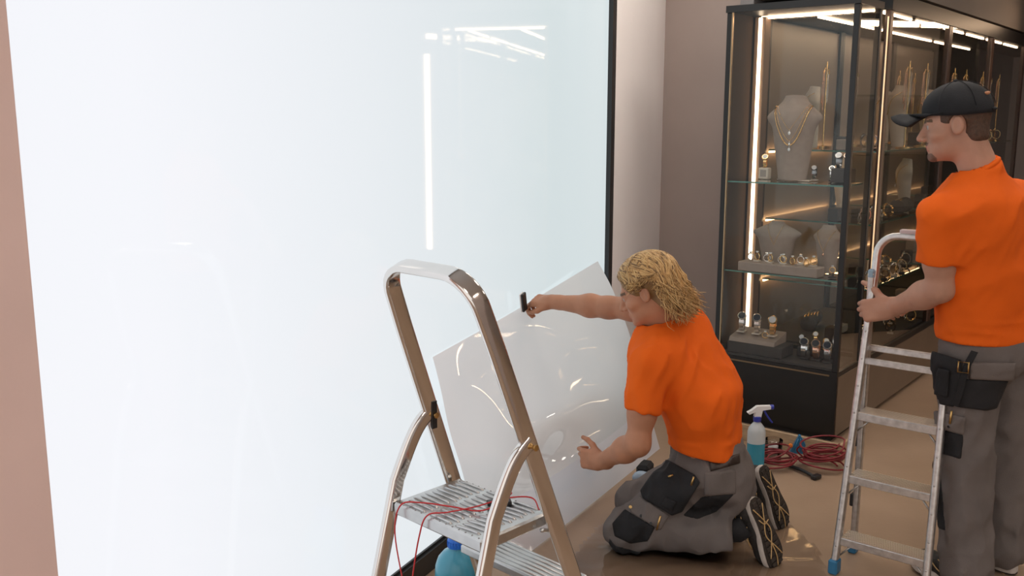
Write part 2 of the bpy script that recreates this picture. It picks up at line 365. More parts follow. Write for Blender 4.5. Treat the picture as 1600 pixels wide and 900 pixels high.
wbox(MB(), 1.93, 1.985, .002, .052, 0, 3.0).build('frame_rail', BLKM, lb)
wbox(wbox(MB(), ps - .1, 1.985, .002, .050, 0, .080), ps - .1, 1.985, .030, .038, .080, .090).build('frame_rail', BLKM, lb)
wbox(MB(), ps - .1, 1.985, .002, .052, 2.95, 3.0).build('frame_rail', BLKM, lb)
# ---- ceiling lamps
for i, (x, y) in enumerate([(.9, 1.0), (3.0, 1.3), (1.6, 3.2), (3.7, 3.6), (2.1, 4.75), (.95, 4.7), (4.6, 5.9), (5.6, 1.2)]):  # panel by the end showcase is added to brighten the walls there
    t = thing('ceiling_lamp', ORD[i] + ' square recessed ceiling lamp panel over the shop floor', 'lamp', (x, y, 3.1), 'square ceiling lamps above the shop')
    MB().bev((x, y, 3.09), (.64, .64, .02), b=.006).build('housing', WHITEP, t)
    MB().box((x, y, 3.077), (.58, .58, .006)).build('diffuser', LAMPM, t)

# ================================================================== SHOWCASES
def pane(par, e0, e1, t0, t1, z0, z1): return cbox(MB(), e0, e1, t0, t1, z0, z1).build('pane', PANE, par)
def shelf(par, e0, e1, t0, t1, z):
    s = cbox(MB(), e0, e1, t0, t1, z - .008, z).build('shelf', SHELFG, par)
    m = MB(); cbox(m, e0, e1, t0 - .0012, t0, z - .008, z); cbox(m, e0 - .0012, e0, t0, t1, z - .008, z); m.build('polished_edge', EDGEG, s)
    return s
sc = thing('showcase', 'tall black glass showcase with large necklace bust, standing at the end of the row', 'showcase', cb(.34, .17, 0), 'jewellery showcases')
cbox(MB(), 0, .70, 0, .34, .03, .355).build('base', BASEM, sc)
cbox(MB(), .02, .68, .02, .34, 0, .03).build('plinth', RUB, sc)
cbox(MB(), -.004, 0, .012, .34, .03, .35).build('side_panel', BASEB, sc)
cbox(MB(), .0, .70, 0, .34, .355, .375).build('deck_frame', FRAMEM, sc)
cbox(MB(), .04, .66, -.004, 0, .352, .360).build('bronze_trim', M('bronze_strip', (.30, .21, .13), .35, 1), sc)
cbox(MB(), .03, .66, .02, .33, .375, .388).build('deck', SUEDED, sc)
cbox(MB(), -.005, .705, -.005, .345, 2.225, 2.26).build('top_frame', FRAMEM, sc)
for (a, b_, c, d) in ((0, .03, 0, .03), (.672, .70, 0, .035), (0, .03, .31, .34), (.66, .70, .31, .34)):
    cbox(MB(), a, b_, c, d, .375, 2.225, .003).build('post', FRAMEM, sc)
cbox(MB(), .665, .672, .0, .010, .375, 2.225).build('bronze_edge', M('bronze_edge', (.42, .29, .18), .3, 1), sc)
cbox(MB(), .674, .69, .035, .31, .375, 2.225).build('side_wall', DKWOOD, sc)
cbox(MB(), .60, .66, .262, .335, .388, 2.22).build('led_post', M('warm_brown_post', (.22, .14, .09), .5), sc)
cbox(MB(), .618, .634, .250, .262, .388, 2.215).build('led_strip', LEDV, sc)
cbox(MB(), .03, .64, .292, .306, 2.212, 2.224).build('led_strip', LEDM, sc)
pane(sc, .03, .672, .004, .010, .375, 2.225); pane(sc, .004, .010, .03, .31, .375, 2.225); pane(sc, .03, .60, .326, .332, .388, 2.212)
shelf(sc, .035, .668, .02, .30, 1.342); shelf(sc, .035, .668, .02, .30, .854)
def row_unit(t0, t1, label):
    r = thing('showcase', label, 'showcase', cb(.35, (t0 + t1) / 2, 0), 'jewellery showcases')
    cbox(MB(), 0, .70, t0, t1, .03, .34).build('base', BASEB, r); cbox(MB(), .03, .70, t0, t1, 0, .03).build('plinth', RUB, r)
    cbox(MB(), -.006, .70, t0, t1, .34, .375).build('deck_frame', FRAMEM, r); cbox(MB(), .03, .69, t0 + .03, t1 - .03, .375, .388).build('deck', SUEDED, r)
    cbox(MB(), -.006, .70, t0, t1, 2.235, 2.32).build('top_frame', FRAMEM, r)
    for (a, b_) in ((t0, t0 + .045), (t1 - .03, t1)):
        cbox(MB(), 0, .03, a, b_, .375, 2.235, .003).build('post', BRPOST, r); cbox(MB(), .67, .70, a, b_, .375, 2.235, .003).build('post', FRAMEM, r)
    pane(r, .004, .010, t0 + .045, t1 - .03, .375, 2.235)
    cbox(MB(), .685, .70, t0 + .04, t1 - .03, .388, 2.22).build('back_panel', M('grey_lacquer', (.25, .20, .165), .35), r)
    cbox(MB(), .05, .062, t0 + .05, (t0 + t1) / 2 - .05, 2.222, 2.234).build('led_strip', LEDM, r)
    cbox(MB(), .05, .062, (t0 + t1) / 2 + .05, t1 - .05, 2.222, 2.234).build('led_strip', LEDM, r)
    cbox(MB(), .40, .412, t0 + .05, t1 - .05, 2.222, 2.234).build('led_strip', LEDM, r)
    for z in (1.50, 1.10, .74): cbox(MB(), .655, .665, t0 + .06, t1 - .05, z - .022, z - .012).build('led_strip', ROWFILL, r)  # glowing strips added under the shelves to brighten the row's interior
    for z in (1.50, 1.10, .74): shelf(r, .04, .66, t0 + .05, t1 - .035, z)
    return r
u2 = row_unit(.47, 1.64, 'brown-posted showcase right behind the end showcase, half hidden by the ladder')
u3 = row_unit(1.64, 2.74, 'brown-posted showcase of the row seen above the black cap')
u4 = row_unit(2.74, 3.84, 'farthest brown-posted showcase of the row beside the right picture edge')
for t0, rr in ((.47, u2), (1.64, u3), (2.74, u4)):
    cbox(MB(), .006, .012, t0 - .014, t0 - .008, .39, 2.2).build('led_strip', LEDT, rr)

# ---- jewellery, built once around the origin (front towards -y), then copied
def mkwatch(metal, dial, label, group):
    t = thing('watch', label, 'watch', (0, 0, 0), group); m = MB(); R = .031
    path = [(0, .026 * math.cos(a), .032 + R * math.sin(a)) for a in np.linspace(0, 2 * math.pi, 24, endpoint=False)]
    m.sweep(path, [(-.0018, -.008), (.0018, -.008), (.0018, .008), (-.0018, .008)], (1, 0, 0), True).build('strap', metal, t, True, angle=40)
    Rm = frame((0, .55, .83), (0, -.83, .55)); c = A([0, -.018, .057])
    MB().lathe([(.013, -.004), (.0165, -.003), (.0165, .002), (.0145, .0045), (.013, .0045)], c, 16, Rm).build('case', metal, t, True, angle=40)
    MB().lathe([(.0128, .0046), (.0128, .005)], c, 16, Rm).build('dial', dial, t)
    return t
def mkring(metal, gem, label, group):
    t = thing('ring', label, 'ring', (0, 0, 0), group)
    MB().tube([(.0115 * math.cos(a), 0, .0125 + .0115 * math.sin(a)) for a in np.linspace(0, 2 * math.pi, 18, endpoint=False)], .0020, 6, True).build('band', metal, t, True)
    MB().lathe([(.001, -.004), (.0055, .0015), (.004, .004)], (0, 0, .027), 8).build('stone', gem, t)
    return t
def mkcuff(m_, label, group, h=.018):  # little stand with a base
    t = thing('display_stand', label, 'stand', (0, 0, 0), group)
    MB().bev((0, 0, .003), (.034, .036, .006), b=.0015).build('foot', m_, t)
    MB().bev((0, .006, .006 + h / 2), (.012, .008, h), b=.002).build('post', m_, t); return t
def place(proto, used, loc, rotz, label, group, scale=None):
    if proto.name in used: return dup(proto, loc, rotz, label, group, scale)
    used.add(proto.name); proto.location = loc; proto.rotation_euler = (0, 0, rotz); proto['label'] = label; proto['group'] = group
    if scale: proto.scale = (scale,) * 3
    return proto
USED = set(); RZ = math.atan2(-CE[1], -CE[0])          # rotation that turns local +x along -CE (to the right), local +y along CT
GW = 'watches shown in the glass showcases'; GR = 'rings shown in the glass showcases'; GS = 'small watch and ring stands in the showcases'
W_S = mkwatch(SILV, DIALB, 'w', GW); W_G = mkwatch(GOLD, DIALW, 'w', GW); W_D = mkwatch(STEELD, DIALW, 'w', GW); W_R = mkwatch(ROSE, DIALB, 'w', GW)
R_G = mkring(GOLD, GEM, 'r', GR); R_S = mkring(SILV, GEM, 'r', GR)
S_L = mkcuff(CREAM, 's', GS); S_D = mkcuff(SUEDED, 's', GS)
def put(proto, e, t, z, label, group, rot=0, scale=None): return place(proto, USED, cb(e, t, z), RZ + rot, label, group, scale)
def ep(px, py, z):  # e,t of a pixel on a level
    q = onz(px, py, z) - CC; return float(q @ CE), float(q @ CT)
def block(name, label, cat, e0, e1, t0, t1, z0, z1, m_, group=None, b=.004):
    o = cbox(MB(), e0, e1, t0, t1, z0, z1, b).build(name, m_, None, loc=cb((e0 + e1) / 2, (t0 + t1) / 2, z0)); return tag(o, label, cat, group)
# busts
def bust_sdf(p, w=1.0, wide=1.0):
    q = p / w
    f = ell(q, (0, .014, .243), (.106 * wide, .044, .036)); f = smin(f, cone(q, (0, .022, .25), (0, .022, .345), .047, .041), .035)
    f = smin(f, cone(q * A([1 / wide, 1.25, 1]), (0, .03, .0), (0, .012, .225), .054, .084), .03)
    f = np.maximum(f, q[:, 2] - .326 + .12 * q[:, 1]); f = np.maximum(f, .002 - q[:, 2]); f = np.maximum(f, q[:, 1] - .032)
    return f * w
def mkbust(name, label, group, w, wide, m_, h=.006):
    lo = A([-.13, -.11, -.01]) * w * A([wide, 1, 1]); hi = A([.13, .08, .37]) * w * A([wide, 1, 1]); mb = addsdf(MB(), lambda p: bust_sdf(p, w, wide), lo, hi, h)
    return tag(mb.build(name, m_, None, True, angle=45), label, 'bust', group)
def chain(pts2, w, wide, off=.003):   # drape x,z points on the front of the bust
    out = []
    for (x, z) in pts2:
        y = np.linspace(-.12, .03, 120) * w; P_ = np.stack([np.full(120, x * w), y, np.full(120, z * w)], 1); f = bust_sdf(P_, w, wide); k = np.argmax(f < .001)
        out.append(A([x * w, y[k] - off, z * w]) if (f < .001).any() else A([x * w, .0, z * w]))
    return out
def necklace(label, w, wide, x0, z0, zlow, r, m_, gem=None, n=34, group='necklaces on busts', vshape=1.0, bead=True, off=.004, drop=.018):
    t = thing('necklace', label, 'necklace', (0, 0, 0), group); s = np.linspace(-1, 1, n)
    pts = chain([(x0 * x, zlow + (z0 - zlow) * abs(x) ** vshape) for x in s], w, wide, off)
    m = MB()
    if bead:
        for p in pts: m.ball(p, r, 6)
    m.tube(pts, r * .55, 5); m.build('chain', m_, t, True)
    if gem is not None:
        k = pts[n // 2]; mb = MB(); mb.ball(k + A([0, -.003, -drop]), A([.0065, .004, .009]) * (.7 + .3 * w), 8); mb.tube([k, k + A([0, -.002, -drop * .6])], .0012, 5); mb.build('pendant', gem, t, True)
    return t
def setat(o, e, t, z, rot=0): o.location = cb(e, t, z); o.rotation_euler = (0, 0, RZ + rot); return o
BZ = 1.345
bA = mkbust('necklace_bust', 'large taupe suede necklace bust layered with chains in the upper compartment', 'necklace busts', 1.38, 1.0, SUEDE)
eA, tA = .375, .17; setat(bA, eA, tA, BZ, .12)
for lab, kw in (('short gold chain with small clear pendant on the large taupe bust', dict(x0=.062, z0=.292, zlow=.195, r=.0016, m_=GOLD, gem=GEM, vshape=1.1, off=.003)),
                ('middle gold chain with teardrop pendant on the large taupe bust', dict(x0=.066, z0=.288, zlow=.155, r=.0022, m_=GOLD, gem=SILV, vshape=1.5, off=.004)),
                ('thick beaded gold necklace, outermost on the large taupe bust', dict(x0=.070, z0=.285, zlow=.138, r=.0042, m_=GOLD, gem=GEM, vshape=1.9, n=52, off=.006, drop=.022))):
    nk = necklace(lab, 1.38, 1.0, **kw); setat(nk, eA, tA, BZ, .12)
# upper compartment small pieces: pixel of the foot on the shelf, kind
def stand_watch(px, py, z, W_, wl, S_, sl, rot=0, sc_=1, lift=.012):
    e, t = ep(px, py, z); t = min(max(t, .04), .26)
    put(S_, e, t, z + .001, sl, GS, rot, sc_); return put(W_, e, t - .003, z + .001 + lift * sc_, wl, GW, rot, sc_)
e, t = ep(1185, 279, BZ); t = max(t, .06); e = min(e, .555)
block('display_cube', 'cream printed display cube carrying a gold bangle beside the light strip', 'stand', e - .028, e + .028, t - .022, t + .022, BZ, BZ + .062, CARD)
o = cbox(MB(), e - .017, e + .017, t - .0232, t - .0222, BZ + .012, BZ + .05).build('print', M('grey_print', (.42, .37, .33), .6), None); o.parent = bpy.data.objects['display_cube']; o.location = -A(bpy.data.objects['display_cube'].location)
put(W_G, e, t, BZ + .062, 'gold bangle watch on the cream cube by the light strip', GW, .3, 1.05)
for k, (px, W_, wl, S_) in enumerate([(1220, W_S, 'slim silver watch at the foot of the large bust', S_L), (1275, W_D, 'grey watch second from the bust foot, on a cream stand', S_L), (1304, W_S, 'silver watch low on the upper shelf beside the corner post', S_D)]):
    stand_watch(px, 281 + k, BZ, W_, wl, S_, 'cream stand under ' + wl if S_ is S_L else 'dark stand under ' + wl, .15, 1.0)
block('glass_riser', 'small grey riser carrying two watches near the corner post', 'riser', .055, .155, .16, .25, BZ, BZ + .075, SUEDED, None)
for k, ee in enumerate((.128, .082)):
    put((W_D, W_R)[k], ee, .2, BZ + .075, ('grey faced watch on the small riser, nearer the bust', 'rose gold watch on the small riser, nearer the post')[k], GW, .1, 1.15)
for k, (px, py) in enumerate([(1257, 283), (1310, 284)]):
    e, t = ep(px, py, BZ); t = max(t, .05); block('price_tray', ('flat cream tray on the upper shelf in front of the bust', 'flat cream tray on the upper shelf by the corner post')[k], 'tray', e - .03, e + .03, t - .02, t + .02, BZ, BZ + .006, CREAM, 'cream trays on the upper shelf', .001)
    put(R_S, e + .012, t, BZ + .006, ('silver ring on the cream tray in front of the bust', 'silver ring on the cream tray by the corner post')[k], GR, .2, .9)
# middle compartment
MZ = .857
bB = mkbust('necklace_bust', 'wide grey bust with round onyx pendant in the middle compartment', 'necklace busts', .80, 1.6, SUEDE, .005); setat(bB, .46, .22, MZ + .0, .1)
nk = necklace('long gold chain with large round black pendant on the wide grey bust', .80, 1.6, .055, .30, .165, .0016, GOLD, None, vshape=1.0); setat(nk, .46, .22, MZ, .1)
pt = chain([(0, .15)], .80, 1.6, .006)[0]; Rp = frame((0, .3, .95), (0, -.95, .3))
MB().lathe([(.017, -.003), (.021, -.002), (.021, .003), (.0165, .004)], pt, 20, Rp).build('pendant_rim', GOLD, nk, True, angle=40).location = (0, 0, 0)
MB().lathe([(.016, .003), (.015, .0048)], pt, 20, Rp).build('pendant_stone', ONYX, nk)
bC = mkbust('necklace_bust', 'narrow taupe bust with heart pendant near the corner post, middle compartment', 'necklace busts', .80, 1.0, SUEDE, .005); setat(bC, .17, .21, MZ, -.1)
nk = necklace('fine gold chain with heart pendant on the narrow taupe bust', .80, 1.0, .060, .29, .15, .0015, GOLD, ROSE, vshape=1.0); setat(nk, .17, .21, MZ, -.1)
block('ring_tray', 'thick taupe tray covered with rings in the middle compartment', 'tray', .14, .585, .012, .115, MZ, MZ + .05, SUEDE, None)
rows = [(.545, .085, R_S), (.50, .07, R_G), (.455, .095, R_S), (.42, .06, R_G), (.37, .09, R_S), (.345, .055, R_G), (.30, .07, R_G), (.265, .095, R_S), (.22, .06, R_G), (.19, .085, R_G)]
for k, (e, t, r) in enumerate(rows):
    rl = ORD[k] + ' ring from the left on the thick taupe tray, ' + ('gold' if r is R_G else 'silver')
    put(r, e, t, MZ + .05 + (.008 if k % 2 else 0), rl, 'rings on the thick taupe tray', random.uniform(-.6, .6), 1.6)
    if k % 2: block('ring_pad', 'cream pad under the ' + ORD[k] + ' ring on the thick taupe tray', 'pad', e - .016, e + .016, t - .014, t + .014, MZ + .05, MZ + .058, CREAM, 'pads on the thick taupe tray', .001)
e, t = .085, .08; put(S_D, e, t, MZ + .001, 'dark stand beside the ring tray at the corner post', GS); put(R_G, e, t - .003, MZ + .026, 'gold ring on a dark stand beside the ring tray', GR, .2, 1.3)
# lower compartment
DZ = .389
block('watch_plinth', 'dark box plinth in the bottom compartment', 'plinth', .32, .64, .035, .20, DZ, DZ + .062, SUEDED, None)
bl = MB(); bl.prism([(.035, 0), (.20, 0), (.20, .055), (.045, .022)], cb(.365, 0, DZ + .063), CT, Z, CE * .265); tag(bl.build('watch_ramp', SUEDE, None, loc=cb(.5, .1, DZ + .063)), 'sloping taupe ramp holding three watches on the dark plinth', 'ramp')
for k, (e, W_, wl) in enumerate([(.585, W_S, 'leftmost silver watch on the taupe ramp'), (.495, W_S, 'middle silver watch on the taupe ramp'), (.405, W_G, 'gold watch at the right end of the taupe ramp')]):
    put(S_L, e, .10, DZ + .107, 'cream stand under the ' + wl, GS, .1, 1.35); put(W_, e, .105, DZ + .117, wl, GW, .25, 1.5)
put(R_G, .435, .075, DZ + .095, 'gold ring beside the gold watch on the taupe ramp', GR, .2, 1.4)
for k, (px, py, W_, wl) in enumerate([(1257, 560, W_S, 'left one of three watches on the bare deck by the corner post'), (1275, 563, W_R, 'rose gold watch, middle one of three on the bare deck'), (1293, 566, W_S, 'right one of three watches on the bare deck by the corner post')]):
    stand_watch(px, py, DZ, W_, wl, S_D, 'dark stand under the ' + wl.split(' on ')[0].split(' of ')[0] + (', rose watch' if k == 1 else ', deck row'), .15, 1.5, .008)
for k, (e, t, W_) in enumerate([(.27, .20, W_D), (.21, .23, W_G), (.14, .19, W_G), (.10, .24, W_D)]):
    block('watch_block', ORD[k] + ' dark watch block at the back of the bottom compartment', 'block', e - .022, e + .022, t - .022, t + .022, DZ, DZ + .05 + .02 * (k % 2), SUEDED, 'dark blocks behind the deck watches')
    put(W_, e, t, DZ + .05 + .02 * (k % 2), 'watch on the ' + ORD[k] + ' dark block at the back of the bottom compartment', 'watches on the dark blocks', .3 * k, 1.0)
# row contents
GB = 'necklace busts'; bi = 0
bustT = mkbust('necklace_bust', 'b', GB, 1.0, .95, CREAM, .007); bust_used = [False]
nkT = necklace('n', 1.0, .95, .066, .288, .17, .0028, GOLD, GEM, vshape=1.6, n=30); nk_used = [False]
def row_bust(e, t, z, rot, where, sc_=1.0, chainit=True):
    o = bustT if not bust_used[0] else dup(bustT); bust_used[0] = True; o.scale = (sc_,) * 3; setat(o, e, t, z, rot); o['label'] = 'cream necklace bust ' + where
    if chainit:
        k = nkT if not nk_used[0] else dup(nkT); nk_used[0] = True; k.scale = (sc_,) * 3; setat(k, e, t, z, rot); k['label'] = 'gold necklace on the cream bust ' + where
RS = -math.pi / 2    # faces the aisle (towards -CE)
row_bust(.22, 1.42, 1.501, RS + .5, 'on the top shelf just right of the brown post', 1.15)
row_bust(.17, 1.50, 1.101, RS + .4, 'on the second shelf behind the ladder hoop', 1.0)
row_bust(.50, .75, 1.501, RS + .4, 'seen through the back of the end showcase', 1.1); row_bust(.5, 1.3, 1.101, RS + .3, 'behind the standing worker\'s chin', 1.0)
row_bust(.5, 2.05, 1.501, RS + .3, 'above the cap crown', 1.1); row_bust(.5, 3.06, 1.501, RS + .4, 'right of the cap strap', 1.2); row_bust(.5, 3.45, 1.501, RS + .3, 'at the right picture edge', 1.1)
roll = tag(MB().lathe([(.047, -.125), (.047, -.118), (.036, -.115), (.037, 0), (.036, .115), (.047, .118), (.047, .125)], (0, 0, .048), 20, frame((0, 0, 1), (1, 0, 0))).build('bracelet_roll', SUEDED, None, True, angle=40), 'dark velvet bracelet roll on the second shelf behind the ladder hoop', 'bracelet roll', 'bracelet rolls')
setat(roll, .10, 1.22, 1.101, RS + .1)
br = tag(MB().tube([(.0425 * math.cos(a), 0, .048 + .0425 * math.sin(a)) for a in np.linspace(0, 2 * math.pi, 24, endpoint=False)], .0032, 6, True).build('bracelet', GOLD, None, True), 'gold bangle on the dark bracelet roll behind the ladder hoop', 'bracelet', 'bangles on bracelet rolls')
setat(br, .10, 1.22, 1.101, RS + .1)
br['label'] = 'middle gold bangle on the dark bracelet roll behind the ladder hoop'
for k in range(4): o = dup(br, None, None, ORD[k] + ' loose gold bangle on the bracelet roll behind the ladder hoop'); o.location = cb(.10, 1.22, 1.101) + (CT * math.cos(.1) - CE * math.sin(.1)) * (.03 * (k - 2) - .02)
o = dup(roll, None, None, 'dark velvet bracelet roll on the deck of the showcase behind the ladder'); setat(o, .50, .92, .389, RS + .2)
for k in range(5): q = dup(br, None, None, ORD[k] + ' gold bangle on the bracelet roll low in the showcase behind the ladder'); q.location = cb(.50, .92, .389) + (CT * math.cos(.2) - CE * math.sin(.2)) * (.035 * (k - 2)); q.rotation_euler = (0, 0, RZ + RS + .2)
random.seed(3)
for (t0, t1_, nm) in ((.52, 1.6, 'behind the ladder'), (1.70, 2.7, 'above the cap'), (2.80, 3.8, 'at right picture edge')):
    for zi, z in enumerate((1.501, 1.101, .741, .389)):
        sh_ = ('top', 'second', 'third', 'bottom')[zi] + ' shelf, showcase ' + nm
        for k in range(7 if t0 < 1 else 5):
            e = random.uniform(.06, .2); t = t0 + .03 + (t1_ - t0 - .06) * (k + random.uniform(.25, .75)) / (7 if t0 < 1 else 5)
            if t0 < 1 and zi < 2 and t > 1.05: continue
            W_ = random.choice([W_G, W_G, W_R, W_S, W_D]); put(S_L if k % 2 else S_D, e, t, z, 'stand of the ' + ORD[k] + ' small watch, ' + sh_, GS, RS + .3); put(W_, e, t, z + .012, ORD[k] + ' small watch from the left, ' + sh_, 'watches in the showcase ' + nm, RS + random.uniform(-.3, .6), 1.1)
            if k % 2 == 0:
                block('jewel_box', 'jewel box behind the ' + ORD[k] + ' small watch, ' + sh_, 'box', e + .14, e + .20, t - .04, t + .04, z, z + random.uniform(.03, .09), random.choice([SUEDE, SUEDED, CREAM, DKWOOD]), 'jewel boxes in the showcase ' + nm)
                put(random.choice([R_G, R_S]), e + .05, t + .05, z, 'loose ring beside the ' + ORD[k] + ' small watch, ' + sh_, 'rings in the showcase ' + nm, RS, 1.5)
# hanging long necklaces on slim metal trees in the upper compartments
tree = thing('necklace_tree', 'slim gold necklace tree', 'jewellery tree', (0, 0, 0), 'necklace trees')
MB().lathe([(.05, 0), (.05, .006), (.006, .012), (.004, .02), (.004, .50), (.002, .51)], (0, 0, 0), 14).build('pole', GOLD, tree, True, angle=40)
MB().tube(crom([(-.10, 0, .44), (-.06, 0, .47), (0, 0, .46), (.06, 0, .47), (.10, 0, .44)], 5), .0035, 6).build('arm', GOLD, tree, True)
for x in (-.09, -.05, .05, .09):
    MB().tube(crom([(x, -.004, .455), (x - .018, -.006, .33), (x, -.008, .17 + abs(x)), (x + .018, -.006, .33), (x, -.004, .455)], 6), .0022, 5).build('hanging_chain', ROSE if x > 0 else SILV, tree, True)
setat(tree, .52, .99, 1.501, RS + .2)
tree['label'] = 'slim gold necklace tree on the top shelf left of the cap peak'
for (e, t, l) in ((.52, 1.51, 'behind the cap peak'), (.52, 2.4, 'above the cap crown'), (.55, 2.87, 'right of the cap, beside a brown post'), (.52, 3.66, 'nearest the right picture edge')):
    setat(dup(tree, None, None, 'slim gold necklace tree on the top shelf ' + l), e, t, 1.501, RS + .2)
for (t, l) in ((1.20, 'nearest the tall cream bust behind the ladder'), (1.56, 'right of the tall cream bust'), (2.2, 'low behind the cap peak'), (2.5, 'just above the cap crown'), (2.98, 'left of the cap strap'), (3.22, 'front row right of the cap'), (3.5, 'front row by the right picture edge')):
    setat(dup(tree, None, None, 'slim gold necklace tree at the glass, ' + l), .10, t, 1.501, RS + .1)
# showcase across the aisle whose strips mirror in the light box
oc = thing('showcase', 'showcase standing across the aisle, mirrored as bright strips in the light box', 'showcase', (4.15, 6.6, 0), 'jewellery showcases')
p0 = A([3.92, 6.15, 0]); p1 = A([3.96, 7.25, 0]); dd = nrm(p1 - p0); OR = np.stack([dd, A([dd[1], -dd[0], 0]), Z], 1); L_ = np.linalg.norm(p1 - p0)
def obox(mb, a0, a1, b0, b1, z0, z1): return mb.box(p0 + OR @ A([(a0 + a1) / 2, (b0 + b1) / 2, (z0 + z1) / 2]), (a1 - a0, b1 - b0, z1 - z0), OR)
obox(MB(), -.05, L_ + .05, .03, .5, 0, .45).build('base', BASEM, oc); obox(MB(), -.05, L_ + .05, -.02, .5, 2.40, 2.44).build('top_frame', FRAMEM, oc)
obox(MB(), -.03, .0, .05, .5, .45, 2.4).build('post', FRAMEM, oc); obox(MB(), L_, L_ + .03, .05, .5, .45, 2.4).build('post', FRAMEM, oc); obox(MB(), 0, L_, .48, .5, .45, 2.4).build('back_panel', WALLS, oc)
obox(MB(), -.012, .02, .0, .03, .52, 2.22).build('led_strip', LEDM, oc); obox(MB(), .0, .52, -.015, .015, 2.35, 2.39).build('led_strip', LEDM, oc); obox(MB(), .56, L_, -.015, .015, 2.35, 2.39).build('led_strip', LEDM, oc)
for z in (.95, 1.4, 1.85): obox(MB(), 0, L_, .06, .46, z - .008, z).build('shelf', SHELFG, oc)
# ---- wooden plinth boards on the floor round the end showcase
wf = thing('floor_frame', 'pale plywood board frame lying on the floor round the black showcase', 'boards', cb(.2, -.24, 0))
cbox(MB(), -.12, .72, -.262, -.244, 0, .088, .003).build('board', WOOD, wf); cbox(MB(), -.135, -.117, -.262, .06, 0, .088, .003).build('board', WOOD, wf)
cbox(MB(), .05, .72, -.244, -.06, .001, .018, .002).build('board', WOOD, wf)

# ================================================================== STEP STOOL
PSI = math.radians(44.4); SW = A([math.cos(PSI), -math.sin(PSI), 0]); SP = A([math.sin(PSI), math.cos(PSI), 0]); SB = A([-.097, 2.578, .809])
AL = math.radians(21.0); BE = math.radians(15.0); SU = Z * math.cos(AL) - SP * math.sin(AL)
st = thing('step_stool', 'polished aluminium step stool with tall looped handrail in front of the light box', 'step stool', SB - Z * SB[2] + SP * .05)
def sw(l): return (.40 - .085 * l) / 2 + .0
def upr(v, l): return SB + SW * v * sw(l) + SU * l
lf = -SB[2] / SU[2]      # floor along the rail
path = [upr(-1, lf + .02), upr(-1, 0), upr(-1, .30)]
hw = sw(.5); cr = .10; top = .515
for k in range(9): a = math.radians(180 - 90 * k / 8); path.append(SB + SW * (-hw + cr + cr * math.cos(a)) + SU * (top - cr + cr * math.sin(a)))
for k in range(9): a = math.radians(90 - 90 * k / 8); path.append(SB + SW * (hw - cr + cr * math.cos(a)) + SU * (top - cr + cr * math.sin(a)))
path += [upr(1, .30), upr(1, 0), upr(1, lf + .02)]
bn = np.cross(SW, SU)
MB().sweep(path, rrect(.020, .056, .0095, 4), bn).build('handrail_loop', CHROME, st, True, angle=50)
# curved rear legs
for v in (-1, 1):
    o = SB + SW * v * (sw(0) + .002)
    pts = crom([o + SP * .0 + Z * .012, o - SP * .045 - Z * .02, o - SP * .085 - Z * .075, o - SP * (.105 + .03) - Z * .17], 5)
    fl = o - SP * (.135 + (SB[2] - .17) * math.tan(BE)) - Z * (SB[2] - .015); pts = pts + [pts[-1] * .5 + fl * .5, fl]
    lg = MB().sweep(pts, rrect(.046, .026, .011, 4), SW).build('leg', CHROME, st, True, angle=50)
    MB().bev(fl, (.03, .05, .03), np.stack([SW, SP, Z], 1), .004).build('rubber_foot', RUB, lg)
    MB().bev(upr(v, lf + .02), (.026, .06, .03), np.stack([SW, SP, Z], 1), .004).build('rubber_foot', RUB, bpy.data.objects['handrail_loop'])
    MB().bev(o + SP * .0 + SW * v * -.014, (.005, .02, .085), np.stack([SW, SP, Z], 1), .002).build('hinge_plate', BLKP, st)
    m = MB(); Rb = frame(Z, SW); m.lathe([(.001, -.03), (.009, -.03), (.009, -.024), (.006, -.02), (.006, .018), (.009, .022), (.009, .026), (.001, .028)], o - SW * v * 0.0 + Z * 0, 12, np.stack([Z, SP, SW], 1)); m.build('bolt', BRASS, st, True, angle=40)
# platform with ribs
PZ = .585; pc = SB + SP * -.03; RS3 = np.stack([SW, SP, Z], 1)
def pb(mb, w0, w1, p0_, p1_, z0, z1, b=0): return (mb.bev if b else mb.box)(A([SB[0], SB[1], 0]) + RS3 @ A([(w0 + w1) / 2, (p0_ + p1_) / 2, (z0 + z1) / 2]), (w1 - w0, p1_ - p0_, z1 - z0), RS3, *([b] if b else []))
pf = pb(MB(), -.185, .185, -.165, .095, PZ - .038, PZ, .006).build('platform', ALU, st)
m = MB()
for k in range(11):
    p_ = -.148 + k * .0225; wv_ = .006 if k % 2 else 0
    for (a0, a1) in ((-.165 + wv_, -.06 + wv_), (-.045 + wv_, .05 + wv_), (.065 + wv_, .155 + wv_)):
        m.tube([A([SB[0], SB[1], 0]) + SW * w_ + SP * (p_ + q_) + Z * (PZ + h_) for w_, h_, q_ in ((a0, -.003, 0), (a0 + .01, .0015, 0), ((a0 + a1) / 2, .0025, .004 if a0 > .05 else 0), (a1 - .01, .0015, .008 if a0 > .05 else 0), (a1, -.003, .008 if a0 > .05 else 0))], .0040, 6)
m.build('tread_ribs', ALU, pf, True)
m = MB()
for k in range(14): m.ball(A([SB[0], SB[1], 0]) + SW * (-.17 + k * .026) + SP * .088 + Z * PZ, (.003, .003, .002), 6)
for k in range(14): m.ball(A([SB[0], SB[1], 0]) + SW * (-.17 + k * .026) - SP * .158 + Z * PZ, (.003, .003, .002), 6)
m.build('rivets', STEELD, pf, True)
for v in (-1, 1):   # brackets joining platform and rails
    m = MB(); c = A([SB[0], SB[1], PZ - .03]) + SW * v * .2 + SP * .08; m.tube(crom([c - SP * .03 - Z * .005, c + SP * .01 - Z * .02, c + SP * .045 - Z * .055], 4), .006, 6); m.build('bracket', ALU, st, True)
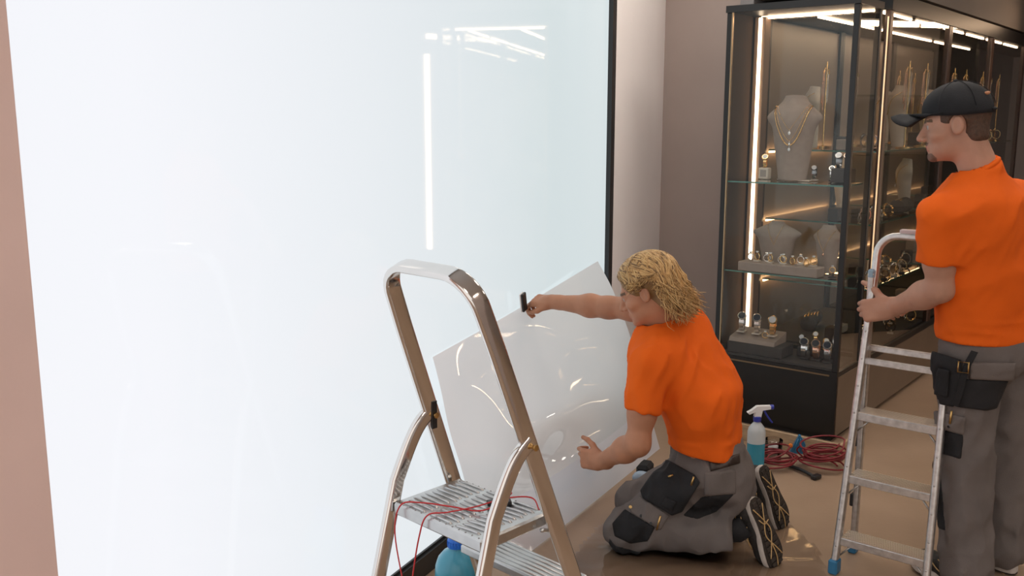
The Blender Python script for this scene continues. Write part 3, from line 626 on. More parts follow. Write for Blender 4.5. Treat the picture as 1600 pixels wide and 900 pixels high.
for (z_, dpt) in ((.335, .13), (.10, .14)):   # lower steps between the rails
    l = (z_ - SB[2]) / SU[2]; c = SB + SU * l; h_ = sw(l) - .012
    s_ = MB().bev(c + SP * .0, (2 * h_, dpt, .028), RS3, .005).build('step', ALU, st); m = MB()
    for k in range(6): m.tube([c + SP * (-.05 + k * .02) + SW * x + Z * .0145 for x in (-h_ + .02, h_ - .02)], .003, 5)
    m.build('tread_ribs', ALU, s_, True)
m = MB(); c = SB - SP * .30; c[2] = .16
for v in (-1, 1):
    l = (.5 - SB[2])
m.tube([A([SB[0], SB[1], 0]) - SP * .30 + SW * x + Z * .19 for x in (-.195, .195)], .008, 8); m.build('cross_bar', ALU, st, True)
MB().tube([A([SB[0], SB[1], .448]) - SP * .232 + SW * (.2 + x) for x in (.0135, .0165)], .011, 14).build('grommet', BLKP, st, True, angle=40)
# red test leads lying over the platform
def P0(w_, p_, z_): return A([SB[0], SB[1], 0]) + SW * w_ + SP * p_ + Z * z_
ld = thing('test_lead', 'thin red wire with black clip draped over the stool platform', 'wire', P0(0, 0, PZ))
MB().tube(crom([P0(.03, .085, PZ + .008), P0(.075, .06, PZ + .035), P0(.09, .0, PZ + .03), P0(.06, -.05, PZ + .011), P0(-.02, -.085, PZ + .010), P0(-.10, -.13, PZ + .012), P0(-.14, -.172, PZ + .006), P0(-.15, -.188, PZ - .07), P0(-.115, -.195, PZ - .19), P0(-.06, -.205, PZ - .30), P0(-.045, -.21, PZ - .42)], 7), .0022, 6).build('wire', REDT, ld, True)
MB().bev(P0(.055, .03, PZ + .010), (.03, .07, .012), RS3 @ frame((.6, .8, 0), (0, 0, 1)), .004).build('clip', BLKP, ld)
l2 = thing('test_lead', 'second red wire crossing the stool platform and hanging over its front edge', 'wire', P0(0, 0, PZ))
MB().tube(crom([P0(.17, .075, PZ + .008), P0(.13, .085, PZ + .03), P0(.08, .03, PZ + .03), P0(.035, -.045, PZ + .014), P0(.0, -.12, PZ + .010), P0(-.03, -.168, PZ + .006), P0(-.05, -.182, PZ - .06), P0(-.075, -.19, PZ - .2), P0(-.085, -.20, PZ - .34), P0(-.06, -.21, PZ - .45)], 7), .0022, 6).build('wire', REDT, l2, True)
# blue jug under the stool
JB = aty(713, 870, 2.98); JB[2] = 0
jg = thing('detergent_jug', 'round translucent blue liquid jug with bright blue cap under the stool', 'jug', JB)
JUGM = M('blue_liquid_plastic', (.07, .36, .50), .3, var=.15, vscale=6, coat=.3)
MB().lathe([(.045, 0), (.070, .004), (.073, .02), (.073, .17), (.071, .195), (.062, .222), (.045, .243), (.026, .255), (.024, .262)], JB, 28).build('body', JUGM, jg, True, angle=60)
m = MB(); m.lathe([(.029, .262), (.030, .266), (.028, .290), (.024, .296), (.012, .298)], JB, 24)
for k in range(20): a = 2 * math.pi * k / 20; m.box(JB + A([.029 * math.cos(a), .029 * math.sin(a), .275]), (.003, .003, .02))
m.build('cap', BLUEC, jg, True, angle=40); MB().lathe([(.012, .298), (.010, .306), (.004, .308)], JB, 14).build('spout', BLKP, jg, True, angle=40)
YEL = M('yellow_print', (.72, .70, .12), .5)
fw = nrm(-JB * A([1, 1, 0]))
for k, (da, dz, w_, h_) in enumerate([(-.75, .175, .022, .022), (-.45, .178, .012, .024), (-.2, .176, .014, .022), (.35, .176, .028, .022)]):
    a0 = math.atan2(fw[1], fw[0]) + da; n_ = 6; r = .0742; aa = np.linspace(a0, a0 + w_ / r, n_)
    G = [[JB + A([r * math.cos(a), r * math.sin(a), z_]) for a in aa] for z_ in (dz, dz - h_ * .3)]; G2 = [[JB + A([r * math.cos(a), r * math.sin(a), z_]) for a in aa] for z_ in (dz - h_ * .45, dz - h_)]
    MB().grid(G).grid(G2).build('lettering', YEL, jg)

# ================================================================== FOLDED LADDER
LW = nrm(A([.78, -.625, 0])); LT = A([-LW[1], LW[0], 0]); LL = A([1.205, 3.306, 0])       # foot of the near left rail
la = thing('step_ladder', 'worn aluminium folding ladder with blue feet, held by the standing worker', 'ladder', LL + LW * .16)
def lrail(v, z): # v 0 left .. 1 right, front frame, z height
    k = z / 1.25; wd_ = .325 - .055 * k; c = LL + LW * .1625 + LT * (.185 * k); return c + LW * (v - .5) * wd_ + Z * z
def lrear(v, z):
    k = z / 1.12; wd_ = .335 - .05 * k; c = LL + LW * .1625 + LT * (.225 - .075 * k); return c + LW * (v - .5) * wd_ + Z * z
hp = [lrail(0, .03), lrail(0, .6), lrail(0, 1.13)]; up_ = nrm(lrail(.5, 1.25) - lrail(.5, 1.0)); hc = lrail(.5, 1.16); hw = .138
for k in range(7): a = math.radians(180 - 90 * k / 6); hp.append(hc + LW * (-hw + .07 + .07 * math.cos(a)) + up_ * (.03 + .07 * math.sin(a)))
for k in range(7): a = math.radians(90 - 90 * k / 6); hp.append(hc + LW * (hw - .07 + .07 * math.cos(a)) + up_ * (.03 + .07 * math.sin(a)))
hp += [lrail(1, 1.13), lrail(1, .6), lrail(1, .03)]
rl = MB().sweep(hp, rrect(.024, .036, .008, 3), np.cross(LW, up_)).build('rail_hoop', ALUW, la, True, angle=50)
m = MB()
for v in (0, 1):
    for k in range(22):
        z = .06 + k * .05; m.lathe([(.004, 0), (.003, .0015), (.0015, .002)], lrail(v, z) - LT * .018, 8, frame(Z, -LT)) if k % 2 else None
m.build('rivets', ALU, rl, True)
for v in (0, 1):
    rr = MB().sweep([lrear(v, .03), lrear(v, .55), lrear(v, 1.12)], rrect(.022, .034, .006, 3), np.cross(LW, up_)).build('rear_rail', ALUW, la, True, angle=50)
    MB().bev(lrail(v, .028), (.034, .05, .056), np.stack([LW, LT, Z], 1), .005).build('foot', BLUEP, la); MB().bev(lrear(v, .028), (.032, .046, .056), np.stack([LW, LT, Z], 1), .005).build('foot', BLUEP, la)
    MB().bev(lrear(v, 1.12), (.024, .034, .034), np.stack([LW, LT, Z], 1), .008).build('hinge', M('pale_blue_plastic', (.25, .36, .45), .4), la)
LR = np.stack([LW, LT, Z], 1)
for k, z in enumerate((.125, .36, .595)):
    a, b_ = lrail(0, z), lrail(1, z); c = (a + b_) / 2 + LT * .035; L_ = np.linalg.norm(b_ - a) - .022
    s_ = MB().bev(c, (L_, .085, .030), LR, .003).build('step', ALUW, la); m = MB()
    for j in range(8): m.box(c + LT * (-.037 + j * .0106) + Z * .0165, (L_ - .004, .0045, .004), LR)
    m.build('tread_ribs', M('bright_rib_aluminium', (.85, .80, .74), .3, 1), s_)
    for v, sg in ((0, 1), (1, -1)): q = lrail(v, z); MB().tube([q - Z * .06 + LW * sg * .008 + LT * .01, q - Z * .012 + LW * sg * .05 + LT * .02], .0035, 6).build('brace', ALU, la, True)
for (f_, z) in ((lrail, .80), (lrear, .84)):
    a, b_ = f_(0, z), f_(1, z); MB().bev((a + b_) / 2, (np.linalg.norm(b_ - a), .02, .022), LR, .003).build('cross_bar', ALUW, la)
MB().bev(hc + up_ * .118, (.13, .03, .016), LR, .004).build('grip_pad', M('pale_grip', (.55, .47, .48), .5), la)
for z in (.22, .47): MB().bev(lrear(0, z) - LW * .016, (.014, .03, .05), LR, .004).build('latch', BLKP, la)

# ================================================================== FILM SHEET
Lc = [onp(676, 558, wp(0, .034, 0), N), onp(686, 640, wp(0, .055, 0), N), onp(706, 720, wp(0, .085, 0), N), onz(745, 815, .10), onz(800, 885, .004)]
Mc = [onp(802, 487, wp(0, .034, 0), N), onp(828, 560, wp(0, .09, 0), N), onp(868, 640, wp(0, .19, 0), N), onz(904, 716, .30), onz(925, 787, .004)]
Rc = [onp(934, 408, wp(0, .056, 0), N), onp(955, 462, wp(0, .11, 0), N), onp(985, 545, wp(0, .20, 0), N), onz(1012, 634, .12), onz(1031, 701, .004)]
def colpts(P_, n): return crom(P_, n)
cols = [colpts(c, 12) for c in (Lc, Mc, Rc)]; nr = len(cols[0])
G = np.zeros((nr, 61, 3))
for i in range(nr):
    G[i] = A(crom([cols[0][i], cols[1][i], cols[2][i]], 30))
ii, jj = np.meshgrid(np.linspace(0, 1, nr), np.linspace(0, 1, 61), indexing='ij')
wv = (.028 * np.sin(jj * 8 + 2.5 * np.sin(ii * 5)) * np.sin(ii * 3.1) + .016 * np.sin(ii * 11 + 3 * np.sin(jj * 5.5) + .6) + .008 * np.sin(jj * 19 - ii * 9 + 1)) * np.sin(np.clip(ii * 1.30, 0, 1) * math.pi) * (.25 + .75 * np.sin(jj * math.pi))
wv = wv + .03 * np.sin(np.clip(ii * 1.3, 0, 1) * math.pi)
G = G + wv[..., None] * N
def film_mat(name, col, tr, rough):
    m = bpy.data.materials.new(name); m.use_nodes = True; nt = m.node_tree; nt.nodes.remove(nt.nodes['Principled BSDF']); L = nt.links.new
    d = nt.nodes.new('ShaderNodeBsdfDiffuse'); t = nt.nodes.new('ShaderNodeBsdfTranslucent'); g = nt.nodes.new('ShaderNodeBsdfGlossy'); g.inputs['Roughness'].default_value = rough; d.inputs[0].default_value = t.inputs[0].default_value = (*col, 1)
    x = nt.nodes.new('ShaderNodeMixShader'); x.inputs[0].default_value = tr; L(d.outputs[0], x.inputs[1]); L(t.outputs[0], x.inputs[2]); f = nt.nodes.new('ShaderNodeFresnel'); f.inputs[0].default_value = 1.75
    y = nt.nodes.new('ShaderNodeMixShader'); L(f.outputs[0], y.inputs[0]); L(x.outputs[0], y.inputs[1]); L(g.outputs[0], y.inputs[2]); L(y.outputs[0], nt.nodes['Material Output'].inputs[0]); return m
FILM = film_mat('milky_film', (.95, .905, .89), .68, .02); LINER = film_mat('white_liner', (.97, .94, .98), .55, .15)
fs = thing('film_sheet', 'large loose sheet of milky film hanging off the lower light box, curling onto the floor', 'film', Mc[4])
MB().grid(G[:37]).build('face', FILM, fs, True); MB().grid(G[36:]).build('folded_hem', LINER, fs, True)
# ================================================================== FLOOR FOIL
FOIL = glass_mat('clear_floor_foil', (.975, .97, .965), 1.6, .08, 1.4)
def foil(name, label, poly, amp, seed, h=.03):
    p = A(poly); lo = p.min(0); hi = p.max(0); n1 = int((hi[0] - lo[0]) / h); n2 = int((hi[1] - lo[1]) / h); xs = np.linspace(lo[0], hi[0], n1); ys = np.linspace(lo[1], hi[1], n2)
    X, Y = np.meshgrid(xs, ys, indexing='ij'); q = np.stack([X.ravel(), Y.ravel(), np.full(X.size, seed * 1.7)], 1)
    ins = np.zeros(X.size, bool); j = len(p) - 1
    for i in range(len(p)):
        c = ((p[i, 1] > q[:, 1]) != (p[j, 1] > q[:, 1])) & (q[:, 0] < (p[j, 0] - p[i, 0]) * (q[:, 1] - p[i, 1]) / (p[j, 1] - p[i, 1] + 1e-12) + p[i, 0]); ins ^= c; j = i
    z = .004 + amp * (np.clip(creases(q * A([1, 1.6, 1]), np.eye(3), 5.), 0, 1) ** 3 + .6 * np.clip(creases(q @ frame((.6, .8, 0), (0, 0, 1)), np.diag([3., .8, 1]), 6.), 0, 1) ** 4)
    V = np.stack([X.ravel(), Y.ravel(), z], 1); ins = ins.reshape(n1, n2); f = []
    for a in range(n1 - 1):
        for b_ in range(n2 - 1):
            if ins[a, b_] and ins[a + 1, b_] and ins[a, b_ + 1] and ins[a + 1, b_ + 1]: k = a * n2 + b_; f.append((k, k + n2, k + n2 + 1, k + 1))
    us = sorted({i for q_ in f for i in q_}); mp = {v: i for i, v in enumerate(us)}; mb = MB().add(V[us], [tuple(mp[i] for i in q_) for q_ in f])
    return tag(mb.build(name, FOIL, None, True, loc=(*p.mean(0), 0)), label, 'foil')
foil('plastic_foil', 'crumpled clear plastic foil spread on the floor around the kneeling worker', [(.10, 2.9), (.16, 3.3), (.34, 3.7), (.55, 4.0), (.95, 4.05), (1.15, 3.85), (1.22, 3.5), (1.17, 3.2), (1.3, 2.9), (.6, 2.7)], .034, 1, .018)

# ================================================================== PEOPLE
def headf(p, c, R, neck):
    q = (p - c) @ R; S = .97; q = q / S
    f = ell(q, (0, -.015, .035), (.076, .098, .086)); f = smin(f, ell(q, (0, .035, -.035), (.060, .062, .086)), .035)
    f = smin(f, ell(q, (0, .04, -.082), (.050, .046, .036)), .03); f = smin(f, ell(q, (0, .082, -.108), (.019, .018, .016)), .022)
    f = smin(f, cone(q, (-.034, .083, .014), (.034, .083, .014), .012, .012), .018)
    aq = q.copy(); aq[:, 0] = np.abs(aq[:, 0])
    f = smin(f, ell(aq, (.045, .060, -.032), (.022, .026, .020)), .02)
    f = smax(f, -ell(aq, (.033, .103, -.003), (.018, .017, .012)), .012)
    f = np.minimum(f, ell(aq, (.032, .079, -.003), (.0135, .0135, .0135)))
    f = smin(f, cone(aq, (.018, .091, .004), (.048, .074, .003), .0045, .004), .006)
    f = smin(f, cone(q, (0, .092, .008), (0, .119, -.037), .0075, .0115), .014); f = smin(f, ell(aq, (.012, .103, -.042), (.009, .011, .008)), .008)
    f = smin(f, cone(q, (-.018, .092, -.068), (.018, .092, -.068), .006, .006), .008); f = smin(f, cone(q, (0, .097, -.069), (0, .0972, -.0691), .006, .006), .008)
    f = smin(f, cone(q, (-.015, .092, -.080), (.015, .092, -.080), .0065, .0065), .008); f = np.maximum(f, -cone(q, (-.019, .102, -.0745), (.019, .102, -.0745), .0022, .0022))
    er = ell(aq, (.080, -.008, -.010), (.010, .021, .032), frame((-.25, .95, .1), (0, -.1, 1))); er = smax(er, -ell(aq, (.092, -.004, -.008), (.009, .012, .021)), .006)
    f = smin(f, er, .008)
    f = f * S
    a = c + R @ A([0, -.030, -.055]); return smin(f, cone(p, a, neck, .056, .063), .03)
def headmat(c, R, goatee):
    def g(v):
        q = (v - c) @ R / .97; x, y, z = np.abs(q[:, 0]), q[:, 1], q[:, 2]; m = np.zeros(len(v), int)
        m[(x < .022) & (y > .088) & (z < -.064) & (z > -.087)] = 1
        m[(x > .010) & (x < .050) & (y > .070) & (z > .014) & (z < .024)] = 2
        if goatee: m[(x < .030) & (y > .070) & (((z < -.093) & (z > -.135)) | ((z > -.064) & (z < -.054) & (x < .024) & (y < .112)))] = 3
        de = np.linalg.norm(np.stack([x - .032, y - .079, z + .003], 1), axis=1); e = (de < .0145) & (y > .085) & (np.abs(z + .003) < .0065); m[e] = 4; m[e & (np.linalg.norm(np.stack([x - .033, z + .003], 1), axis=1) < .0062)] = 5
        return m
    return g
HANDM = lambda v: np.zeros(len(v), int)
FING = [(.030, .092, .043, .026, .022), (.0105, .096, .047, .030, .024), (-.009, .093, .043, .027, .023), (-.027, .085, .034, .021, .020)]
def handf(o, R, side, curl, thumb, spread=.05, hs=1.0):
    # o wrist, R columns x,y(fingers),z(back of hand); side +1 left (thumb +x), -1 right
    o = A(o, float); pr = []
    for k, (x, y, l1, l2, l3) in enumerate(FING):
        c = curl[k] if isinstance(curl[0], (list, tuple)) else curl; b = A([x * side, y - .004, 0.]); ang = 0; d0 = A([side * spread * (1.5 - k), 1, 0]); d0 = d0 / np.linalg.norm(d0); rr = (.0095, .0088, .0080, .0072) if k < 3 else (.0085, .0078, .0070, .0062)
        for i, l in enumerate((l1, l2, l3)):
            ang += math.radians(c[i]); d = d0 * math.cos(ang) + A([0, 0, -1]) * math.sin(ang); e = b + d * l; pr.append((b, e, rr[i], rr[i + 1])); b = e
    b = A([.026 * side, .022, -.008]); r = (.0145, .0115, .0098, .0082)
    for i, (d, l) in enumerate(zip(thumb, (.042, .032, .027))):
        d = nrm(A(d) * A([side, 1, 1])); e = b + d * l; pr.append((b, e, r[i], r[i + 1])); b = e
    def f(p):
        q = (p - o) @ R / hs
        g = rbox(q, (0.002 * side, .052, -.001), (.039, .045, .0145), None, .013); g = smin(g, cone(q, (.024 * side, .025, -.010), (.014 * side, .06, -.011), .016, .011), .015)
        g = smin(g, cone(q, (-.022 * side, .02, -.008), (-.026 * side, .06, -.008), .014, .011), .012); g = smin(g, cone(q, (0, -.03, 0), (0, .03, 0), .026, .024), .02)
        fs_ = None
        for (a, b_, ra, rb) in pr[:12]:
            c = cone(q, a, b_, ra, rb); fs_ = c if fs_ is None else np.minimum(fs_, c)
        g = smin(g, fs_, .010)
        th = None
        for (a, b_, ra, rb) in pr[12:]:
            c = cone(q, a, b_, ra, rb); th = c if th is None else smin(th, c, .006)
        return smin(g, th, .010) * hs
    pts = A([o + R @ (A(e) * hs) for (a, e, _, _) in pr]); return f, pts
def armf(sh, el, wr, hf):
    sh, el, wr = A(sh), A(el), A(wr); m = el + (wr - el) * .32
    def f(p):
        g = cone(p, sh, el, .053, .043); g = smin(g, cone(p, sh + (el - sh) * .45, sh + (el - sh) * .6, .049, .049), .04); g = smin(g, cone(p, el, m, .043, .0455), .03); g = smin(g, cone(p, m, wr, .0455, .0275), .03)
        return smin(g, hf(p), .02)
    return f
def bounds(pts, pad): pts = A(pts); return pts.min(0) - pad, pts.max(0) + pad
def torsof(sp, axs, rad, off):
    def f(p):
        g = None
        for s in (-1, 1):
            for i in range(len(sp) - 1):
                c = cone(p, sp[i] + axs[i] * s * off[i], sp[i + 1] + axs[i + 1] * s * off[i + 1], rad[i], rad[i + 1]); g = c if g is None else smin(g, c, .05)
        for i in range(len(sp) - 1): g = smin(g, cone(p, sp[i], sp[i + 1], rad[i], rad[i + 1]), .05)
        return g
    return f
def pxpoly(poly, near, depth=.16):
    # prism standing on the garment: outline given as seen, 'near' a point on the surface it is sewn to
    P_ = A(poly, float); n_ = len(P_); c, s = math.cos(TILT), math.sin(TILT); near = A(near, float); vd = nrm(near - EYE)
    def f(p):
        d = p - EYE; zc = d[:, 1] * c - d[:, 2] * s; x = 800 + FOC * d[:, 0] / zc; y = 450 - FOC * (d[:, 1] * s + d[:, 2] * c) / zc
        q = np.stack([x, y], 1); ins = np.zeros(len(p), bool); dist = np.full(len(p), 1e9); j = n_ - 1
        for i in range(n_):
            e = P_[j] - P_[i]; w = q - P_[i]; t = np.clip(w @ e / (e @ e), 0, 1); dist = np.minimum(dist, ((w - t[:, None] * e) ** 2).sum(1))
            cc = ((P_[i, 1] > q[:, 1]) != (P_[j, 1] > q[:, 1])) & (q[:, 0] < e[0] * (q[:, 1] - P_[i, 1]) / (e[1] + 1e-12) + P_[i, 0]); ins ^= cc; j = i
        sd = np.sqrt(dist) * np.where(ins, -1, 1) * zc / FOC
        return np.maximum(sd, np.abs((p - near) @ vd) - depth)
    return f
def biggest(mb):
    n_ = len(mb.v); par = list(range(n_))
    def fd(i):
        while par[i] != i: par[i] = par[par[i]]; i = par[i]
        return i
    for q in mb.f:
        a = fd(q[0])
        for i in q[1:]: par[fd(i)] = a; a = fd(a)
    rt = [fd(i) for i in range(n_)]; cnt = {}
    for r in rt: cnt[r] = cnt.get(r, 0) + 1
    if not cnt: return mb
    k = max(cnt, key=cnt.get); ix = {}; v = []
    for i in range(n_):
        if rt[i] == k: ix[i] = len(v); v.append(mb.v[i])
    mb.f = [tuple(ix[i] for i in q) for q in mb.f if rt[q[0]] == k]; mb.v = v; mb.mi = [0] * len(mb.f); return mb
def patch(name, base, poly, near, off, m_, parent, h=.006, rad=.004):
    R_ = pxpoly(poly, near); lo, hi = bounds([near], .26); f = lambda p: smax(smax(base(p) - off, R_(p), rad * 2), -(base(p) + .012), .004)
    return biggest(addsdf(MB(), f, lo, hi, h)).build(name, m_, parent, True)
def xf(mb, o, R): mb.v = [tuple(A(o) + R @ A(v)) for v in mb.v]; return mb
# ---- shoe (local: heel at origin, toe +y, sole at z=0)
def shoe_outline(k=1.0, n=28):
    ys = [0, .01, .04, .09, .14, .19, .225, .255, .275, .285]; wl = [.012, .026, .034, .032, .036, .046, .046, .036, .020, .006]; L_ = []; R_ = []
    for i in range(n):
        y = .285 * (1 - math.cos(math.pi * i / (n - 1))) / 2; w_ = np.interp(y, ys, wl) * k; sh = .006 * math.sin(y / .285 * math.pi * 1.2); L_.append((-w_ + sh, y)); R_.append((w_ + sh, y))
    return L_ + R_[::-1]
def spring(v): v = A(v, float); v[2] += .018 * max(0, (v[1] - .2) / .085) ** 2; return v
def shoef(p):
    q = p.copy(); q[:, 0] *= 1.0
    g = cone(q, (0, .042, .052), (.004, .13, .05), .036, .037); g = smin(g, cone(q, (.004, .13, .05), (.006, .215, .040), .037, .040), .03); g = smin(g, cone(q, (.006, .215, .040), (.004, .25, .038), .038, .030), .03)
    g = smin(g, cone(q, (0, .042, .055), (0, .055, .10), .038, .040), .03); g = np.maximum(g, .016 - q[:, 2]); g = np.maximum(g, -cone(q, (0, .055, .095), (0, .06, .14), .030, .034)); return np.maximum(g, q[:, 2] - .112)
SHV = addsdf(MB(), shoef, (-.07, -.02, 0), (.07, .31, .13), .0045)
GOLDL = M('gold_rubber_line', (.55, .36, .16), .5); MIDS = M('chalky_midsole', (.58, .52, .47), .7, var=.12, vscale=30); SHOEB = M('black_shoe_mesh', (.022, .019, .017), .7, var=.3, vscale=60, bump=.3, bscale=300); OUTS = M('dark_tread', (.035, .026, .02), .7, var=.3, vscale=50)
def shoe(parent, o, R, full=True):
    m = MB(); m.v = list(SHV.v); m.f = list(SHV.f); m.mi = list(SHV.mi); s_ = xf(m, o, R).build('shoe', SHOEB, parent, True)
    ol = shoe_outline(1.06); mb = MB(); n_ = len(ol); v = []
    for z, k in ((.006, 1.0), (.012, 1.02), (.026, 1.0), (.030, .94)): v += [spring((x * k, .142 + (y - .142) * (k * .5 + .5), z)) for x, y in ol]
    f = [(r * n_ + i, (r + 1) * n_ + i, (r + 1) * n_ + (i + 1) % n_, r * n_ + (i + 1) % n_) for r in range(3) for i in range(n_)] + [tuple(range(n_)), tuple(3 * n_ + i for i in range(n_))[::-1]]
    xf(mb.add(v, f), o, R).build('midsole', MIDS, s_, True, angle=50)
    mb = MB(); ol2 = shoe_outline(.98); v = [spring((x, y, z)) for z in (.006, 0) for x, y in ol2]; mb.add(v, [(i, (i + 1) % n_, n_ + (i + 1) % n_, n_ + i) for i in range(n_)] + [tuple(range(n_))[::-1], tuple(range(n_, 2 * n_))]); xf(mb, o, R).build('outsole', OUTS, s_)
    mb = MB()
    for y in np.arange(.02, .27, .021):
        w_ = np.interp(y, [0, .01, .04, .09, .14, .19, .225, .255, .275, .285], [.012, .026, .034, .032, .036, .046, .046, .036, .020, .006]) * .8
        for sg in (-1, 1): mb.bev(spring((sg * w_ * .55 + .003, y, -.0015)), (w_ * .8, .015, .005), None, .0015)
    xf(mb, o, R).build('tread_lugs', OUTS, s_)
    mb = MB()
    for pts in ([(-.028, .03, 0), (.0, .08, 0), (.02, .13, 0), (-.005, .18, 0), (-.03, .22, 0)], [(.026, .03, 0), (.004, .09, 0), (-.014, .14, 0), (.012, .19, 0), (.034, .23, 0)], [(0, .17, 0), (.004, .22, 0), (.0, .265, 0)], [(-.02, .075, 0), (.0, .10, 0), (.026, .095, 0)]):
        mb.tube([spring(A(p) - A([0, 0, .0042])) for p in crom(pts, 5)], .0022, 5)
    xf(mb, o, R).build('sole_lines', GOLDL, s_, True)
    mb = MB()
    for sg in (-1, 1):
        for pts in ([(.040 * sg, .05, .05), (.042 * sg, .10, .07), (.030 * sg, .15, .085)], [(.043 * sg, .09, .04), (.045 * sg, .14, .055), (.026 * sg, .19, .073)], [(.041 * sg, .02, .04), (.042 * sg, .05, .075), (.036 * sg, .08, .09)]): mb.tube([A(p) + A([.002 * sg, 0, 0]) for p in crom(pts, 4)], .0022, 5)
    xf(mb, o, R).build('side_lines', GOLDL, s_, True)
    mb = MB()
    for k in range(5):
        y = .10 + k * .022; z = .094 - k * .005; mb.tube([(-.02, y, z - .005), (-.008, y + .004, z + .002), (.012, y + .008, z + .002), (.024, y + .006, z - .006)], .0028, 5)
    mb.tube(crom([(0, .09, .10), (.03, .10, .105), (.045, .12, .085), (.04, .135, .07)], 4), .0026, 5); mb.tube(crom([(0, .09, .10), (-.03, .095, .105), (-.046, .11, .08)], 4), .0026, 5)
    xf(mb, o, R).build('laces', BLKP, s_, True)
    return s_

# ---------------------------------------------------------------- kneeling worker
KL = nrm(A([-.37, -.93, 0])); KF = nrm(A([-.93, .37, 0])); pel = A([.765, 3.53, .37]); mid = A([.735, 3.535, .62]); shL = A([.505, 3.385, .785]); shR = A([.637, 3.70, .93]); che = (shL + shR) / 2 + A([.02, 0, -.045])
axc = nrm(shL - shR); elL = A([.462, 3.325, .50]); wrL = A([.345, 3.495, .368]); elR = A([.40, 3.85, .905]); wrR = A([.175, 4.0, .90]); neckK = A([.575, 3.545, .90])
hcK = A([.507, 3.525, 1.040]); RK = frame((-.86, .30, -.42), (-.42, .15, .90))
tors = torsof([pel, mid, che], [KL, nrm(KL + axc * .6), axc], [.105, .108, .105], [.062, .075, .085])
hL, ptsL = handf(wrL, frame((-.72, .66, -.12), (-.55, -.80, .15)), 1, [(28, 55, 30), (40, 62, 32), (50, 64, 35), (58, 66, 35)], [(.7, .65, -.1), (.55, .83, -.05), (.25, .95, -.1)])
hR, ptsR = handf(wrR, frame((-.80, .55, -.02), (-.15, -.35, .92)), -1, (38, 60, 30), [(.55, .75, -.3), (.0, .95, -.35), (-.25, .95, -.3)])
aL = armf(shL, elL, wrL, hL); aR = armf(shR, elR, wrR, hR)
kneeL = A([.455, 3.50, .088]); ankL = A([.845, 3.405, .125]); kneeR = A([.53, 3.76, .088]); ankR = A([.95, 3.685, .125]); hipL = A([.735, 3.45, .33]); hipR = A([.795, 3.61, .34])
body = MB()
addsdf(body, lambda p: headf(p, hcK, RK, neckK), *bounds([hcK, neckK], .15), .0038, mf=headmat(hcK, RK, False))
addsdf(body, aL, *bounds([shL, elL, wrL, *ptsL], .07), .0035); addsdf(body, aR, *bounds([shR, elR, wrR, *ptsR], .07), .0035)
def innerK(p):
    g = tors(p) + .03; g = smin(g, cone(p, hipL, kneeL, .07, .05), .04); g = smin(g, cone(p, kneeL, ankL, .05, .04), .03); g = smin(g, cone(p, hipR, kneeR, .07, .05), .04); g = smin(g, cone(p, kneeR, ankR, .05, .04), .03); return smin(g, cone(p, shL, shR, .05, .05), .04)
addsdf(body, innerK, *bounds([pel, kneeL, kneeR, ankL, ankR, shL, shR], .16), .016)
kp = body.build('person', [SKIN, LIPS, BROW, STUB, EYEW, IRIS], None, True, loc=(.7, 3.55, 0))
tag(kp, 'kneeling worker in orange shirt and grey work trousers smoothing the film', 'person')
FR1 = frame((.45, .25, .85), (0, 1, .2)); FR2 = frame((-.35, .3, .88), (1, 0, .2))
def wrinK(p): return .014 * creases(p, FR1 @ np.diag([1.5, .45, 1.2]), 11.) + .008 * creases(p, FR2 @ np.diag([1.6, .5, 1.3]), 17.) + .006 * creases(p, np.diag([.5, .5, 2.]), 14.) * np.clip((.62 - p[:, 2]) * 5, 0, 1)
slL = shL + (elL - shL) * .60; slR = shR + (elR - shR) * .5
def shirtK(p):
    g = tors(p) - .014; g = smin(g, cone(p, shL, shR, .068, .066), .06); g = smin(g, cone(p, (.68, 3.60, .84), (.735, 3.55, .62), .105, .125), .06)
    sl = cone(p, shL, elL, .068, .070); sl = smax(sl, half(p, slL, elL - shL), .01); sr = cone(p, shR, elR, .066, .066); sr = smax(sr, half(p, slR, elR - shR), .01)
    g = smin(g, sl, .045); g = smin(g, sr, .045); g = g - wrinK(p) + .003
    g = smax(g, half(p, (.75, 3.40, .415), (-.16, 0, -1)), .008)
    return smax(g, -cone(p, neckK + A([0, 0, -.02]), hcK, .066, .066), .008)
def shell(f, t=.011): return lambda p: (lambda v: np.maximum(v, -(v + t)))(f(p))
lo, hi = bounds([pel, shL, shR, slL, slR], .20)
sk = addsdf(MB(), shirtK, lo, hi, .0065).build('shirt', ORANGE, kp, True)
ax = nrm(hcK - neckK); x_ = nrm(np.cross(ax, Z)); y_ = np.cross(ax, x_); nc = neckK + ax * .012
MB().tube([nc + (x_ * math.cos(a) + y_ * math.sin(a)) * .069 for a in np.linspace(0, 2 * math.pi, 28, endpoint=False)], .0085, 8, True).build('collar', ORANGE, sk, True)
def wrinT(p): return .022 * creases(p, FR1 @ np.diag([1.4, .6, 1.2]), 10.) + .015 * creases(p, np.diag([1.2, 1, .6]) @ FR2, 18.)
def troK(p):
    g = ell(p, pel + A([.02, 0, -.03]), (.145, .175, .125)); g = smin(g, ell(p, (.84, 3.53, .27), (.10, .16, .11)), .06); g = smin(g, cone(p, pel, pel + A([-.01, 0, .10]), .125, .125), .05)
    for h_, k_, a_ in ((hipL, kneeL, ankL), (hipR, kneeR, ankR)):
        g = smin(g, cone(p, h_, k_, .098, .078), .05); c = cone(p, k_, a_ + (a_ - k_) * .02, .080, .088); c = smax(c, half(p, a_, a_ - k_), .01); g = smin(g, c, .04)
    g = g - wrinT(p) + .005; g = smax(g, p[:, 2] - .505, .01); return smax(g, .004 - p[:, 2], .02)
lo, hi = bounds([pel, kneeL, kneeR, ankL, ankR, hipL, hipR], .20)
